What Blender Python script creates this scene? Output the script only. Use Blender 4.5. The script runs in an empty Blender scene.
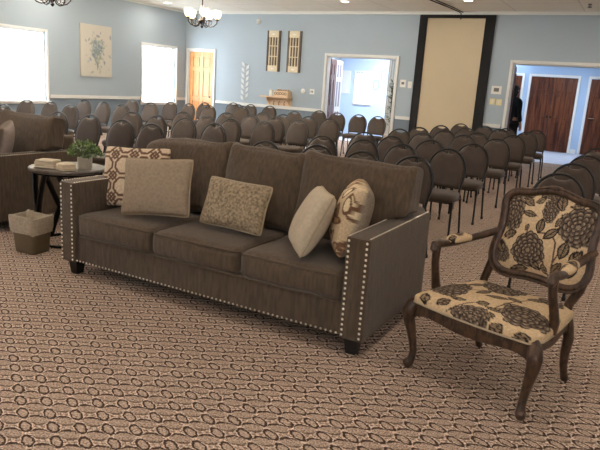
import bpy, math, random
import numpy as np
from mathutils import Vector, Matrix, Euler
random.seed(7); rng = np.random.default_rng(7)
SC = bpy.context.scene
COL = SC.collection
PI = math.pi

# ------------------------------------------------------------------ camera
YAW, PITCH, ROLL, CAMH, FPX = -.4975, .2288, .0663, 1.375, 600.0
cy, sy, cp, sp = math.cos(YAW), math.sin(YAW), math.cos(PITCH), math.sin(PITCH)
fw = Vector((sy*cp, cy*cp, -sp)); rt = Vector((cy, -sy, 0)); up = rt.cross(fw)
r2 = rt*math.cos(ROLL) + up*math.sin(ROLL); u2 = -rt*math.sin(ROLL) + up*math.cos(ROLL)
cd = bpy.data.cameras.new('camera'); cam = bpy.data.objects.new('camera', cd); COL.objects.link(cam)
cd.sensor_width = 36; cd.lens = 36*FPX/600; cd.clip_start = .05; cd.clip_end = 200
M3 = Matrix((r2, u2, -fw)).transposed()
cam.matrix_world = Matrix.Translation((0, 0, CAMH)) @ M3.to_4x4()
SC.camera = cam

# ------------------------------------------------------------------ world, exposure
SC.view_settings.view_transform = 'Standard'; SC.view_settings.look = 'None'
SC.view_settings.gamma = 1; SC.view_settings.use_curve_mapping = False
SC.view_settings.exposure = 0.6
w = bpy.data.worlds.new('world'); SC.world = w; w.use_nodes = True
bg = w.node_tree.nodes['Background']; bg.inputs[0].default_value = (.86, .93, 1, 1); bg.inputs[1].default_value = 17.0
SC.cycles.max_bounces = 7; SC.cycles.diffuse_bounces = 5; SC.cycles.use_denoising = True
SC.cycles.sample_clamp_indirect = 6

# ------------------------------------------------------------------ room numbers
XL, XR, YF, YB, HC, RAIL = -10.62, 5.2, 12.7, -4.2, 3.025, .82
WT = .14
WINS_L = [(11.1, 12.31), (7.19, 8.40), (3.3, 4.5), (-.6, .6)]      # window spans along the left wall
WZ0, WZ1 = .71, 2.08
WINS_B = [(.2, 1.6)]
D1 = (-10.52, -9.70); D2 = (-6.47, -4.79); D3 = (-2.36, .3); DZ = 2.06
FRY = 17.0; HY = 18.4

def light(name, kind, loc, energy, color=(1, 1, 1), rot=(0, 0, 0), **kw):
    d = bpy.data.lights.new(name, kind); d.energy = energy; d.color = color
    for k, v in kw.items(): setattr(d, k, v)
    o = bpy.data.objects.new(name, d); COL.objects.link(o); o.location = loc; o.rotation_euler = rot
    return o
# daylight portals set in the window openings guide the sky's light in
for (a, b) in WINS_L:
    p = light('daylight_portal', 'AREA', (XL-.1, (a+b)/2, (WZ0+WZ1)/2), 1, rot=(0, -PI/2, 0), shape='RECTANGLE', size=WZ1-WZ0, size_y=b-a)
    p.data.cycles.is_portal = True
for (a, b) in WINS_B:
    p = light('daylight_portal', 'AREA', ((a+b)/2, YB-.1, (WZ0+WZ1)/2), 1, rot=(-PI/2, 0, 0), shape='RECTANGLE', size=b-a, size_y=WZ1-WZ0)
    p.rotation_euler = (PI/2, 0, 0); p.data.cycles.is_portal = True
CANS = [(x, y) for y in (11.2, 8.3, 5.4, 2.5, -.4, -3) for x in (-9.94, -7.7, -5.41, -3.0, -.6, 1.9, 4.2)]
for (x, y) in CANS:
    if (x, y) in ((-7.7, 11.2), (-7.7, 5.4)): continue
    light('downlight', 'AREA', (x, y, HC-.02), 8, (1, .88, .74), shape='DISK', size=.15, spread=PI)
light('hall_downlight', 'AREA', (-1.8, 16.6, 2.56), 42, (.86, .92, 1), shape='DISK', size=.5)
light('kitchen_fill', 'AREA', (-6.1, 13.6, 2.56), 24, (.93, .96, 1), shape='DISK', size=.5)  # added fill near the doorway, brightens the curtain; no fixture there
light('kitchen_fill', 'AREA', (-6.4, 15.6, 2.56), 85, (.95, .97, 1), shape='DISK', size=.6)  # second added fill, lifts the side room's far wall like daylight

# ------------------------------------------------------------------ materials
def lin(h):
    h = h.lstrip('#'); c = [int(h[i:i+2], 16)/255 for i in (0, 2, 4)]
    return tuple((x/12.92 if x <= .04045 else ((x+.055)/1.055)**2.4) for x in c)
def lin4(h): return lin(h)+(1,)
def new_mat(name, col, rough=.6, metal=0, spec=.5, noise=0, nscale=20, bump=0, bscale=200, sheen=0, emit=None, estr=0, trans=0, stretch=None):
    m = bpy.data.materials.new(name); m.use_nodes = True; nt = m.node_tree; b = nt.nodes['Principled BSDF']
    c = lin4(col) if isinstance(col, str) else tuple(col)+(1,)
    b.inputs['Base Color'].default_value = c; b.inputs['Roughness'].default_value = rough
    b.inputs['Metallic'].default_value = metal; b.inputs['Specular IOR Level'].default_value = spec
    b.inputs['Sheen Weight'].default_value = sheen; b.inputs['Transmission Weight'].default_value = trans
    if emit: b.inputs['Emission Color'].default_value = lin4(emit); b.inputs['Emission Strength'].default_value = estr
    tc = nt.nodes.new('ShaderNodeTexCoord'); vec = tc.outputs['Object']
    if stretch:
        mp = nt.nodes.new('ShaderNodeMapping'); mp.inputs['Scale'].default_value = stretch; nt.links.new(vec, mp.inputs[0]); vec = mp.outputs[0]
    if noise:
        n = nt.nodes.new('ShaderNodeTexNoise'); n.inputs['Scale'].default_value = nscale; n.inputs['Detail'].default_value = 4
        nt.links.new(vec, n.inputs['Vector'])
        r = nt.nodes.new('ShaderNodeMapRange'); r.inputs['From Min'].default_value = .3; r.inputs['From Max'].default_value = .7
        r.inputs['To Min'].default_value = 1-noise; r.inputs['To Max'].default_value = 1+noise
        nt.links.new(n.outputs[0], r.inputs[0])
        v = nt.nodes.new('ShaderNodeVectorMath'); v.operation = 'SCALE'; v.inputs[0].default_value = c[:3]
        nt.links.new(r.outputs[0], v.inputs['Scale']); nt.links.new(v.outputs[0], b.inputs['Base Color'])
    if bump:
        n = nt.nodes.new('ShaderNodeTexNoise'); n.inputs['Scale'].default_value = bscale; nt.links.new(vec, n.inputs['Vector'])
        bp = nt.nodes.new('ShaderNodeBump'); bp.inputs['Strength'].default_value = bump; bp.inputs['Distance'].default_value = .01
        nt.links.new(n.outputs[0], bp.inputs['Height']); nt.links.new(bp.outputs[0], b.inputs['Normal'])
    return m
def vcol_mat(name, rough=.85, bump=.2, bscale=400, noise=.16, nscale=90):
    m = new_mat(name, '#ffffff', rough, bump=bump, bscale=bscale, spec=.2); nt = m.node_tree; b = nt.nodes['Principled BSDF']
    a = nt.nodes.new('ShaderNodeAttribute'); a.attribute_name = 'pattern'
    n = nt.nodes.new('ShaderNodeTexNoise'); n.inputs['Scale'].default_value = nscale
    tc = [x for x in nt.nodes if x.type == 'TEX_COORD'][0]; nt.links.new(tc.outputs['Object'], n.inputs['Vector'])
    r = nt.nodes.new('ShaderNodeMapRange'); r.inputs['From Min'].default_value = .3; r.inputs['From Max'].default_value = .7
    r.inputs['To Min'].default_value = 1-noise; r.inputs['To Max'].default_value = 1+noise; nt.links.new(n.outputs[0], r.inputs[0])
    v = nt.nodes.new('ShaderNodeVectorMath'); v.operation = 'SCALE'
    nt.links.new(a.outputs['Color'], v.inputs[0]); nt.links.new(r.outputs[0], v.inputs['Scale']); nt.links.new(v.outputs[0], b.inputs['Base Color'])
    return m

class NX:                                                   # tiny expression helper for shader maths
    def __init__(s, nt, o): s.nt, s.o = nt, o
    def _m(s, op, *a):
        n = s.nt.nodes.new('ShaderNodeMath'); n.operation = op
        for i, x in enumerate((s,)+a):
            if isinstance(x, NX): s.nt.links.new(x.o, n.inputs[i])
            else: n.inputs[i].default_value = x
        return NX(s.nt, n.outputs[0])
    def __add__(s, x): return s._m('ADD', x)
    def __sub__(s, x): return s._m('SUBTRACT', x)
    def __mul__(s, x): return s._m('MULTIPLY', x)
    def __truediv__(s, x): return s._m('DIVIDE', x)
    def floor(s): return s._m('FLOOR')
    def abs(s): return s._m('ABSOLUTE')
    def sqrt(s): return s._m('SQRT')
    def max(s, x): return s._m('MAXIMUM', x)
    def min(s, x): return s._m('MINIMUM', x)
    def step(s, a, b):                                      # 0 below a, 1 above b
        n = s.nt.nodes.new('ShaderNodeMapRange'); n.interpolation_type = 'SMOOTHSTEP'
        s.nt.links.new(s.o, n.inputs[0]); n.inputs[1].default_value = a; n.inputs[2].default_value = b
        return NX(s.nt, n.outputs[0])
def mixc(nt, f, a, b):
    n = nt.nodes.new('ShaderNodeMix'); n.data_type = 'RGBA'; nt.links.new(f.o, n.inputs[0])
    for k, x in ((6, a), (7, b)):
        if isinstance(x, str): n.inputs[k].default_value = lin4(x)
        else: nt.links.new(x, n.inputs[k])
    return n.outputs[2]

def carpet_mat():
    m = new_mat('carpet', '#8a7466', .95, spec=.1); nt = m.node_tree; b = nt.nodes['Principled BSDF']
    tc = nt.nodes.new('ShaderNodeTexCoord')
    wob = nt.nodes.new('ShaderNodeTexNoise'); wob.inputs['Scale'].default_value = 60; nt.links.new(tc.outputs['Object'], wob.inputs['Vector'])
    wsub = nt.nodes.new('ShaderNodeVectorMath'); wsub.operation = 'MULTIPLY_ADD'
    nt.links.new(wob.outputs['Color'], wsub.inputs[0]); wsub.inputs[1].default_value = (.018,)*3; nt.links.new(tc.outputs['Object'], wsub.inputs[2])
    s = nt.nodes.new('ShaderNodeSeparateXYZ'); nt.links.new(wsub.outputs[0], s.inputs[0])
    x, y = NX(nt, s.outputs[0]) + (1.629-.009), NX(nt, s.outputs[1]) - (1.868+.009)
    ax, ay, bx, by = .0915, .0565, .0905, -.0565
    det = ax*by-bx*ay
    u = x*(by/det) - y*(bx/det); v = y*(ax/det) - x*(ay/det)
    fu = u - (u+.5).floor(); fv = v - (v+.5).floor()                 # centred on the rings
    gu = u - u.floor() - .5; gv = v - v.floor() - .5                 # centred on the half cells
    r = ((fu/.20)*(fu/.20) + (fv/.35)*(fv/.35)).sqrt()
    ring_line = (r-1).abs().step(.30, .08)
    ring_in = r.step(1.0, .8)
    lens = (gu*gu*(-1/(.37*.37)) + 1).max(.0).sqrt().max(.05)*.31
    la = (gv.abs()/lens)
    lens_line = (la-1).abs().step(.32, .1) * gu.abs().step(.40, .36) * (gv.step(.10, -.02)*.4 + .6)
    lens_in = la.step(1.0, .8)
    q = (gu.abs()/.12).max(fv.abs()/.19)
    sq_line = (q-.85).abs().step(.35, .1)
    sq_in = q.step(.8, .5)
    rim = (r-1.36).abs().step(.2, .05).max((la-1.42).abs().step(.25, .05) * gu.abs().step(.42, .38))
    line = ring_line.max(lens_line).max(sq_line*.5)
    n1 = nt.nodes.new('ShaderNodeTexNoise'); n1.inputs['Scale'].default_value = 130; n1.inputs['Detail'].default_value = 3
    nt.links.new(tc.outputs['Object'], n1.inputs['Vector']); n1 = NX(nt, n1.outputs[0])
    n2 = nt.nodes.new('ShaderNodeTexNoise'); n2.inputs['Scale'].default_value = 1.2
    nt.links.new(tc.outputs['Object'], n2.inputs['Vector']); n2 = NX(nt, n2.outputs[0])
    c0 = mixc(nt, rim.max(ring_in*.4).max(lens_in*.3), '#988172', '#d2bdac')
    c1 = mixc(nt, line*.95, c0, '#3f2e27')
    k = (n1-.5)*3.6 + (n2-.5)*.18 + 1.0
    vm = nt.nodes.new('ShaderNodeVectorMath'); vm.operation = 'SCALE'; nt.links.new(c1, vm.inputs[0]); nt.links.new(k.o, vm.inputs['Scale'])
    nt.links.new(vm.outputs[0], b.inputs['Base Color'])
    bp = nt.nodes.new('ShaderNodeBump'); bp.inputs['Strength'].default_value = .35; bp.inputs['Distance'].default_value = .006
    nt.links.new((n1*1.0 - line*.5).o, bp.inputs['Height']); nt.links.new(bp.outputs[0], b.inputs['Normal'])
    return m

def wall_mat():                                             # two painted zones: deeper blue under the chair rail
    m = new_mat('wall_paint', '#a9b6bd', .75, spec=.25); nt = m.node_tree; b = nt.nodes['Principled BSDF']
    g = nt.nodes.new('ShaderNodeNewGeometry'); s = nt.nodes.new('ShaderNodeSeparateXYZ'); nt.links.new(g.outputs['Position'], s.inputs[0])
    f = NX(nt, s.outputs[2]).step(RAIL-.002, RAIL+.002)
    c = mixc(nt, f, '#76838f', '#a7b4be')
    n = nt.nodes.new('ShaderNodeTexNoise'); n.inputs['Scale'].default_value = 1.3; nt.links.new(g.outputs['Position'], n.inputs['Vector'])
    k = (NX(nt, n.outputs[0])-.5)*.08+1
    vm = nt.nodes.new('ShaderNodeVectorMath'); vm.operation = 'SCALE'; nt.links.new(c, vm.inputs[0]); nt.links.new(k.o, vm.inputs['Scale'])
    nt.links.new(vm.outputs[0], b.inputs['Base Color'])
    return m
def ceiling_mat():
    m = new_mat('ceiling_tile', '#f0ece2', .9, spec=.2, bump=.15, bscale=60); nt = m.node_tree; b = nt.nodes['Principled BSDF']
    tc = nt.nodes.new('ShaderNodeTexCoord'); br = nt.nodes.new('ShaderNodeTexBrick'); nt.links.new(tc.outputs['Object'], br.inputs['Vector'])
    br.offset = 0; br.inputs['Scale'].default_value = 1; br.inputs['Brick Width'].default_value = 1.22; br.inputs['Row Height'].default_value = .61
    br.inputs['Mortar Size'].default_value = .012; br.inputs['Color1'].default_value = lin4('#f2eee4'); br.inputs['Color2'].default_value = lin4('#efebe0')
    br.inputs['Mortar'].default_value = lin4('#d9d5ca'); nt.links.new(br.outputs[0], b.inputs['Base Color'])
    return m
def wood_mat(name, c1, c2, rough=.4, scale=(1, 1, 1), wscale=6, dist=4, spec=.5):
    m = new_mat(name, c1, rough, spec=spec); nt = m.node_tree; b = nt.nodes['Principled BSDF']
    tc = nt.nodes.new('ShaderNodeTexCoord'); mp = nt.nodes.new('ShaderNodeMapping'); mp.inputs['Scale'].default_value = scale
    nt.links.new(tc.outputs['Object'], mp.inputs[0])
    n = nt.nodes.new('ShaderNodeTexNoise'); n.inputs['Scale'].default_value = wscale; n.inputs['Detail'].default_value = 5; n.inputs['Distortion'].default_value = dist*.2
    nt.links.new(mp.outputs[0], n.inputs['Vector'])
    f = NX(nt, n.outputs[0]).step(.33, .67)
    nt.links.new(mixc(nt, f, c1, c2), b.inputs['Base Color'])
    return m

MT = dict(
    carpet=carpet_mat(), wall=wall_mat(), ceiling=ceiling_mat(),
    hallwall=new_mat('hall_paint', '#a9c0da', .75, spec=.25), hallfloor=new_mat('hall_tile', '#b4bccb', .45, noise=.06, nscale=5),
    kitchenwall=new_mat('kitchen_paint', '#bccfe8', .75, spec=.25),
    plainceil=new_mat('white_ceiling', '#e6e6e4', .9),
    white=new_mat('white_trim', '#dcdcd8', .45), blind=new_mat('blind_white', '#f2f2f0', .6),
    hidden_wall=new_mat('outer_wall', '#9aa0a4', .8),
    doorwood=wood_mat('honey_oak', '#ba7c42', '#cf9760', .38, (6, 6, .8), 5),
    darkdoor=wood_mat('dark_mahogany', '#3b190c', '#6b3a1e', .45, (5, 5, .4), 3, spec=.3),
    sofa=new_mat('sofa_chenille', '#564839', .88, spec=.2, noise=.28, nscale=9, bump=.35, bscale=420, sheen=.18, stretch=(6, 6, 1.2)),
    piping=new_mat('sofa_piping', '#5d5042', .85, spec=.2, sheen=.1), sofadark=new_mat('sofa_dustcover', '#1c1918', .9),  # piping paler than the sofa cloth: edge highlights put into its colour
    nail=new_mat('nailhead_pewter', '#f0e8d8', .33, metal=1), blackwood=new_mat('black_wood', '#0d0b0a', .45),
    chairfab=new_mat('chair_vinyl_taupe', '#43372e', .62, spec=.3, noise=.1, nscale=18, bump=.12, bscale=300, sheen=.12),
    chairmetal=new_mat('chair_frame_black', '#0c0b0d', .38, spec=.5), 
    glide=new_mat('chair_glide', '#101010', .6),
    walnut=wood_mat('weathered_walnut', '#2b1d13', '#543c2a', .38, (3, 3, 1.2), 14),
    floral=vcol_mat('floral_upholstery'), lattice=vcol_mat('lattice_linen', .9), vcol=vcol_mat('printed_linen', .9),
    linen=new_mat('taupe_linen', '#9b8a76', .92, spec=.15, noise=.14, nscale=55, bump=.4, bscale=350),
    gold=new_mat('gold_boucle', '#95836a', .7, spec=.35, noise=.55, nscale=60, bump=.6, bscale=220),
    cream=new_mat('cream_linen', '#b9aa94', .92, spec=.15, noise=.08, nscale=60, bump=.3, bscale=350),
    pipe_light=new_mat('pillow_piping', '#a5967c', .9),
    tablewood=wood_mat('dark_table_top', '#4d4641', '#675e57', .3, (1, 6, 1), 5), blackmetal=new_mat('black_metal', '#0c0b0b', .4, metal=.6),
    napkin=new_mat('cream_napkin', '#cfbfa6', .9, noise=.12, nscale=40), pot=new_mat('pale_pot', '#b3aa9a', .7, noise=.1, nscale=30, stretch=(1, 1, 8)),
    soil=new_mat('soil', '#2a2018', .95), leaf=new_mat('leaf_green', '#45602c', .55, noise=.35, nscale=35), leafl=new_mat('leaf_pale', '#7b9150', .55, noise=.2, nscale=30),
    binbody=new_mat('bin_taupe', '#63563f', .6, noise=.05, nscale=20), liner=new_mat('liner_linen', '#ac9f8c', .92, noise=.16, nscale=60, bump=.3, bscale=250),
    black=new_mat('black_velvet', '#0b0a0b', .85), screen=new_mat('screen_fabric', '#c4b497', .8, noise=.02, nscale=3),
    canvas=vcol_mat('painted_canvas', .85, noise=.04), canvasedge=new_mat('canvas_edge', '#bdb3a2', .85),
    shutterdark=new_mat('shutter_frame', '#55493c', .6, noise=.2, nscale=25), shuttercream=new_mat('shutter_cream', '#d9cbac', .6),
    palewood=wood_mat('pale_pine', '#d9b892', '#e6caa8', .5, (2, 8, 8), 5), basket=new_mat('carved_box', '#b99770', .7, noise=.4, nscale=40), iron=new_mat('iron_hook', '#40342a', .5),
    candle=new_mat('white_candle', '#efece2', .5), silver=new_mat('silver_leaf_metal', '#d3d6d4', .4, metal=.3),
    plate=new_mat('switch_plate_white', '#e8e6de', .4), plateivory=new_mat('switch_plate_ivory', '#e6d9a4', .4), plategrey=new_mat('plate_insert_grey', '#6f6f70', .5),
    bronze=new_mat('oiled_bronze', '#1d1512', .35, metal=.8), shade=new_mat('alabaster_shade', '#fff1cf', .4, emit='#ffe9bd', estr=1.0),
    lampglow=new_mat('downlight_lens', '#ffffff', .5, emit='#fff2dc', estr=9), lampring=new_mat('downlight_ring', '#f4f2ec', .4),
    skin=new_mat('skin', '#b98a6f', .6), clothblack=new_mat('black_cloth', '#09090b', .85), hair=new_mat('dark_hair', '#1d1816', .6),
    chrome=new_mat('chrome', '#c9c9c9', .2, metal=1), paleleaf=new_mat('wall_decal', '#7f93a3', .6),
)
gm = bpy.data.materials.new('window_glass'); gm.use_nodes = True; nt = gm.node_tree
for n in list(nt.nodes): nt.nodes.remove(n)
o_ = nt.nodes.new('ShaderNodeOutputMaterial'); tr = nt.nodes.new('ShaderNodeBsdfTransparent'); gl = nt.nodes.new('ShaderNodeBsdfGlossy'); gl.inputs['Roughness'].default_value = .02
mx = nt.nodes.new('ShaderNodeMixShader'); mx.inputs[0].default_value = .05
nt.links.new(tr.outputs[0], mx.inputs[1]); nt.links.new(gl.outputs[0], mx.inputs[2]); nt.links.new(mx.outputs[0], o_.inputs[0]); MT['glass'] = gm
sg = bpy.data.materials.new('sheer_shade'); sg.use_nodes = True; nt = sg.node_tree
for n in list(nt.nodes): nt.nodes.remove(n)
o_ = nt.nodes.new('ShaderNodeOutputMaterial'); tl = nt.nodes.new('ShaderNodeBsdfTranslucent'); tl.inputs[0].default_value = (.95, .95, .95, 1)
tr = nt.nodes.new('ShaderNodeBsdfTransparent'); mx = nt.nodes.new('ShaderNodeMixShader'); mx.inputs[0].default_value = .35
nt.links.new(tl.outputs[0], mx.inputs[1]); nt.links.new(tr.outputs[0], mx.inputs[2]); nt.links.new(mx.outputs[0], o_.inputs[0]); MT['sheer'] = sg

# ------------------------------------------------------------------ mesh helper
class MB:
    def __init__(s): s.v = []; s.f = []; s.c = None
    def add(s, vs, fs):
        o = len(s.v); s.v += [tuple(map(float, p)) for p in vs]; s.f += [tuple(i+o for i in f) for f in fs]; return s
    def box(s, x0, x1, y0, y1, z0, z1, M=None):
        vs = [(x, y, z) for z in (z0, z1) for y in (y0, y1) for x in (x0, x1)]
        if M: vs = [M @ Vector(p) for p in vs]
        return s.add(vs, [(0, 2, 3, 1), (4, 5, 7, 6), (0, 1, 5, 4), (2, 6, 7, 3), (0, 4, 6, 2), (1, 3, 7, 5)])
    def tube(s, path, r, n=8, closed=False, caps=True, rx=None, upv=None):
        P = [Vector(p) for p in path]; N = len(P); vs = []; fs = []
        R = r if hasattr(r, '__len__') else [r]*N
        RX = rx if hasattr(rx, '__len__') else ([rx]*N if rx else R)
        prev = None
        for i, p in enumerate(P):
            a = P[(i-1) % N] if (i > 0 or closed) else p; b = P[(i+1) % N] if (i < N-1 or closed) else p
            t = (b-a).normalized()
            if upv is not None: ref = Vector(upv)
            else: ref = prev if prev is not None else (Vector((0, 0, 1)) if abs(t.z) < .9 else Vector((0, 1, 0)))
            e = t.cross(ref)
            if e.length < 1e-5: e = t.cross(Vector((1, 0, .1)))
            e.normalize(); g = e.cross(t).normalized()
            if upv is None: prev = g
            for k in range(n):
                an = 2*PI*k/n; vs.append(p+e*(math.cos(an)*RX[i])+g*(math.sin(an)*R[i]))
        for i in range(N if closed else N-1):
            j = (i+1) % N
            for k in range(n): fs.append((i*n+k, i*n+(k+1) % n, j*n+(k+1) % n, j*n+k))
        if caps and not closed: fs.append(tuple(range(n))[::-1]); fs.append(tuple((N-1)*n+k for k in range(n)))
        return s.add(vs, fs)
    def lathe(s, prof, n=24, c=(0, 0, 0), caps=True):
        vs = []; fs = []
        for (r, z) in prof:
            for k in range(n): a = 2*PI*k/n; vs.append((c[0]+r*math.cos(a), c[1]+r*math.sin(a), c[2]+z))
        for i in range(len(prof)-1):
            for k in range(n): fs.append((i*n+k, i*n+(k+1) % n, (i+1)*n+(k+1) % n, (i+1)*n+k))
        if caps: fs.append(tuple(range(n))[::-1]); fs.append(tuple((len(prof)-1)*n+k for k in range(n)))
        return s.add(vs, fs)
    def ball(s, c, r, n=8, m=5, sc=(1, 1, 1)):
        prof = [(max(1e-4, r*math.sin(PI*i/m)), -r*math.cos(PI*i/m)) for i in range(m+1)]
        b = MB().lathe(prof, n); return s.add([(c[0]+x*sc[0], c[1]+y*sc[1], c[2]+z*sc[2]) for x, y, z in b.v], b.f)
    def prism(s, pts, a, b, axis='y'):                       # outline extruded between a and b
        n = len(pts); vs = []
        for t in (a, b):
            for (p, q) in pts: vs.append({'y': (p, t, q), 'z': (p, q, t), 'x': (t, p, q)}[axis])
        return s.add(vs, [tuple(range(n)), tuple(range(2*n-1, n-1, -1))]+[(i, i+n, (i+1) % n+n, (i+1) % n) for i in range(n)])
    def xf(s, M): s.v = [tuple(M @ Vector(p)) for p in s.v]; return s
    def build(s, name, mat, parent=None, smooth=40, bevel=0, loc=None, colors=None):
        me = bpy.data.meshes.new(name); me.from_pydata(s.v, [], s.f); me.validate(); me.update()
        import bmesh
        bm = bmesh.new(); bm.from_mesh(me); bmesh.ops.recalc_face_normals(bm, faces=bm.faces); bm.to_mesh(me); bm.free()
        if colors is not None:
            at = me.color_attributes.new('pattern', 'FLOAT_COLOR', 'POINT')
            arr = np.ones((len(me.vertices), 4), np.float32); arr[:, :3] = colors; at.data.foreach_set('color', arr.ravel())
        me.materials.append(MT[mat] if isinstance(mat, str) else mat)
        me.shade_smooth() if smooth else None
        if smooth: me.set_sharp_from_angle(angle=math.radians(smooth))
        o = bpy.data.objects.new(name, me); COL.objects.link(o)
        if parent: o.parent = parent
        if loc: o.location = loc
        if bevel:
            md = o.modifiers.new('bevel', 'BEVEL'); md.width = bevel; md.segments = 2; md.limit_method = 'ANGLE'
        return o
def tag(o, label, cat, group=None, kind=None):
    o['label'] = label; o['category'] = cat
    if group: o['group'] = group
    if kind: o['kind'] = kind
    return o
def empty(name, loc, rz=0):
    o = bpy.data.objects.new(name, None); COL.objects.link(o); o.location = loc; o.rotation_euler = (0, 0, rz); o.empty_display_size = .1
    return o
def children(o): return [c for c in bpy.data.objects if c.parent == o]
def dup(o, parent=None):
    c = o.copy(); COL.objects.link(c); c.parent = parent
    for ch in children(o): dup(ch, c)
    return c

def rbox(cx, cy, cz, sx, sy, sz, r=.04, n=10, bulge=(0, 0, 0), wr=0, seed=0, M=None):
    """soft upholstered block: rounded box with crowned faces and slight wrinkles"""
    h = np.array([sx, sy, sz])/2; g = np.linspace(-1, 1, n+1); g = np.sign(g)*np.abs(g)**.75
    vs = []; fs = []; idx = {}
    rs = np.random.default_rng(seed); ph = rs.uniform(0, 6.28, (6,)); fr = rs.uniform(7, 15, (6, 3))
    def vid(c):
        k = tuple(np.round(c, 5))
        if k in idx: return idx[k]
        q = c*h; inner = np.clip(q, -(h-r), h-r); d = q-inner; L = np.linalg.norm(d)
        p = inner+(d/L*r if L > 1e-9 else 0)
        t = 1-c**2; b = np.array(bulge)
        p = p+np.array([np.sign(c[0])*abs(c[0])**3*b[0]*t[1]*t[2], np.sign(c[1])*abs(c[1])**3*b[1]*t[0]*t[2], np.sign(c[2])*abs(c[2])**3*b[2]*t[0]*t[1]])
        if wr:
            e = sum(math.sin(fr[k2] @ p*1.2+ph[k2]) for k2 in range(6))/6; p = p+(c/np.linalg.norm(c))*wr*e
        idx[k] = len(vs); vs.append(tuple(p+np.array([cx, cy, cz]))); return idx[k]
    for ax in range(3):
        for s in (-1, 1):
            for i in range(n):
                for j in range(n):
                    q = []
                    for (a, b) in ((i, j), (i+1, j), (i+1, j+1), (i, j+1)):
                        c = np.zeros(3); c[ax] = s; c[(ax+1) % 3] = g[a]; c[(ax+2) % 3] = g[b]; q.append(vid(c))
                    fs.append(tuple(q if s > 0 else q[::-1]))
    m = MB().add(vs, fs)
    if M: m.xf(M)
    return m

# ------------------------------------------------------------------ structure
def wall_holes(name, axis, pos, a0, a1, z1, holes, mat='wall', th=WT, sgn=1, label='', z0=0):
    """wall on the plane axis=pos, thickness away from the room, rectangular holes (a,b,z0,z1)"""
    mb = MB(); t0, t1 = sorted((pos, pos+sgn*th))
    def bx(a, b, za, zb):
        if b-a < 1e-4 or zb-za < 1e-4: return
        mb.box(*( (a, b, t0, t1) if axis == 'y' else (t0, t1, a, b)), za, zb)
    cur = a0
    for (a, b, h0, h1) in sorted(holes):
        bx(cur, a, z0, z1); bx(a, b, z0, h0); bx(a, b, h1, z1); cur = b
    bx(cur, a1, z0, z1)
    o = mb.build(name, mat, smooth=0); return tag(o, label, 'wall', kind='structure')
def struct(mb, name, mat, label, cat, parent=None, **k):
    o = mb.build(name, mat, parent, **k)
    if not parent: tag(o, label, cat, kind='structure')
    return o

struct(MB().box(XL-.3, XR+.3, YB-.3, 14.8, -.1, 0), 'floor', 'carpet', 'patterned brown and beige carpet covering the hall floor', 'floor', smooth=0)
struct(MB().box(XL-.3, XR+.3, 14.8, HY+.2, -.1, 0), 'floor', 'hallfloor', 'pale smooth floor of the hallway beyond the right doorway', 'floor', smooth=0)
struct(MB().box(XL-.2, XR+.2, YB-.2, YF+WT, HC, HC+.1), 'ceiling', 'ceiling', 'off white panelled ceiling with recessed lights', 'ceiling', smooth=0)
struct(MB().box(XL, -3.4, YF+WT, FRY+.1, 2.62, 2.72), 'ceiling', 'plainceil', 'plain white ceiling of the pale blue side room', 'ceiling', smooth=0)
struct(MB().box(-3.3, XR+.2, YF+WT, HY+.1, 2.62, 2.72), 'ceiling', 'plainceil', 'plain white ceiling of the hallway', 'ceiling', smooth=0)
wall_holes('wall_left', 'x', XL, YB, YF, HC, [(a, b, WZ0, WZ1) for a, b in WINS_L], sgn=-1, label='grey blue side wall with white windows and chair rail')
wall_holes('wall_far', 'y', YF, XL-WT, XR, HC, [(D1[0], D1[1], 0, DZ), (D2[0], D2[1], 0, DZ), (D3[0], D3[1], 0, DZ)], label='pale blue far wall with doors and a projection screen')
wall_holes('wall_right', 'x', XR, YB, YF, HC, [], label='plain blue grey wall at the right of the hall')
wall_holes('wall_back', 'y', YB, XL-WT, XR+WT, HC, [(a, b, WZ0, WZ1) for a, b in WINS_B], sgn=-1, label='blue grey wall behind the seating area')
# rooms beyond
KW = (-7.66, -7.12)
wall_holes('wall_kitchen_far', 'y', FRY, -8.3, -3.42, 2.62, [(KW[0], KW[1], .93, 1.86)], 'kitchenwall', label='light blue wall of the side room seen through the open doorway')
wall_holes('wall_kitchen_left', 'x', -8.19, YF+WT, FRY, 2.62, [], 'wall', sgn=-1, label='grey blue wall at the left of the side room')
wall_holes('wall_kitchen_right', 'x', -3.55, YF+WT, HY, 2.62, [], 'kitchenwall', sgn=1, label='light blue partition between side room and hallway')
wall_holes('wall_hall_far', 'y', HY, -3.42, XR, 2.62, [], 'hallwall', label='light blue end wall of the hallway with dark wooden doors')
wall_holes('wall_hall_right', 'x', 1.6, YF+WT, HY, 2.62, [], 'hallwall', label='light blue right wall of the hallway')

# chair rail, baseboards, crown strip
def trim(name, segs, label, cat='trim'):
    mb = MB()
    for s in segs: mb.box(*s)
    return struct(mb, name, 'white', label, cat, smooth=0, bevel=.004)
trim('trim_1', [(XL, XL+.025, a, b, RAIL-.035, RAIL+.035) for a, b in ((YB, -.7), (.7, 3.2), (4.6, 7.12), (8.47, 11.03), (12.38, YF))], 'white chair rail along the left wall')
trim('trim_2', [(a, b, YF-.025, YF, RAIL-.035, RAIL+.035) for a, b in ((XL+.03, -10.6), (-9.61, -6.56), (-4.7, -4.36), (-2.79, -2.45), (.4, XR))], 'white chair rail along the far wall')
trim('baseboard_left', [(XL, XL+.018, YB, YF, 0, .1)], 'white baseboard under the left wall', 'baseboard')
trim('baseboard_far', [(a, b, YF-.018, YF, 0, .1) for a, b in ((-9.61, -6.56), (-4.7, -2.45), (.4, XR))], 'white baseboard under the far wall', 'baseboard')
trim('trim_3', [(XL, XR, YF-.04, YF, HC-.06, HC)], 'white crown strip along the far wall')
trim('trim_4', [(XL, XL+.04, YB, YF-.045, HC-.05, HC)], 'white crown strip along the left wall')
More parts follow.
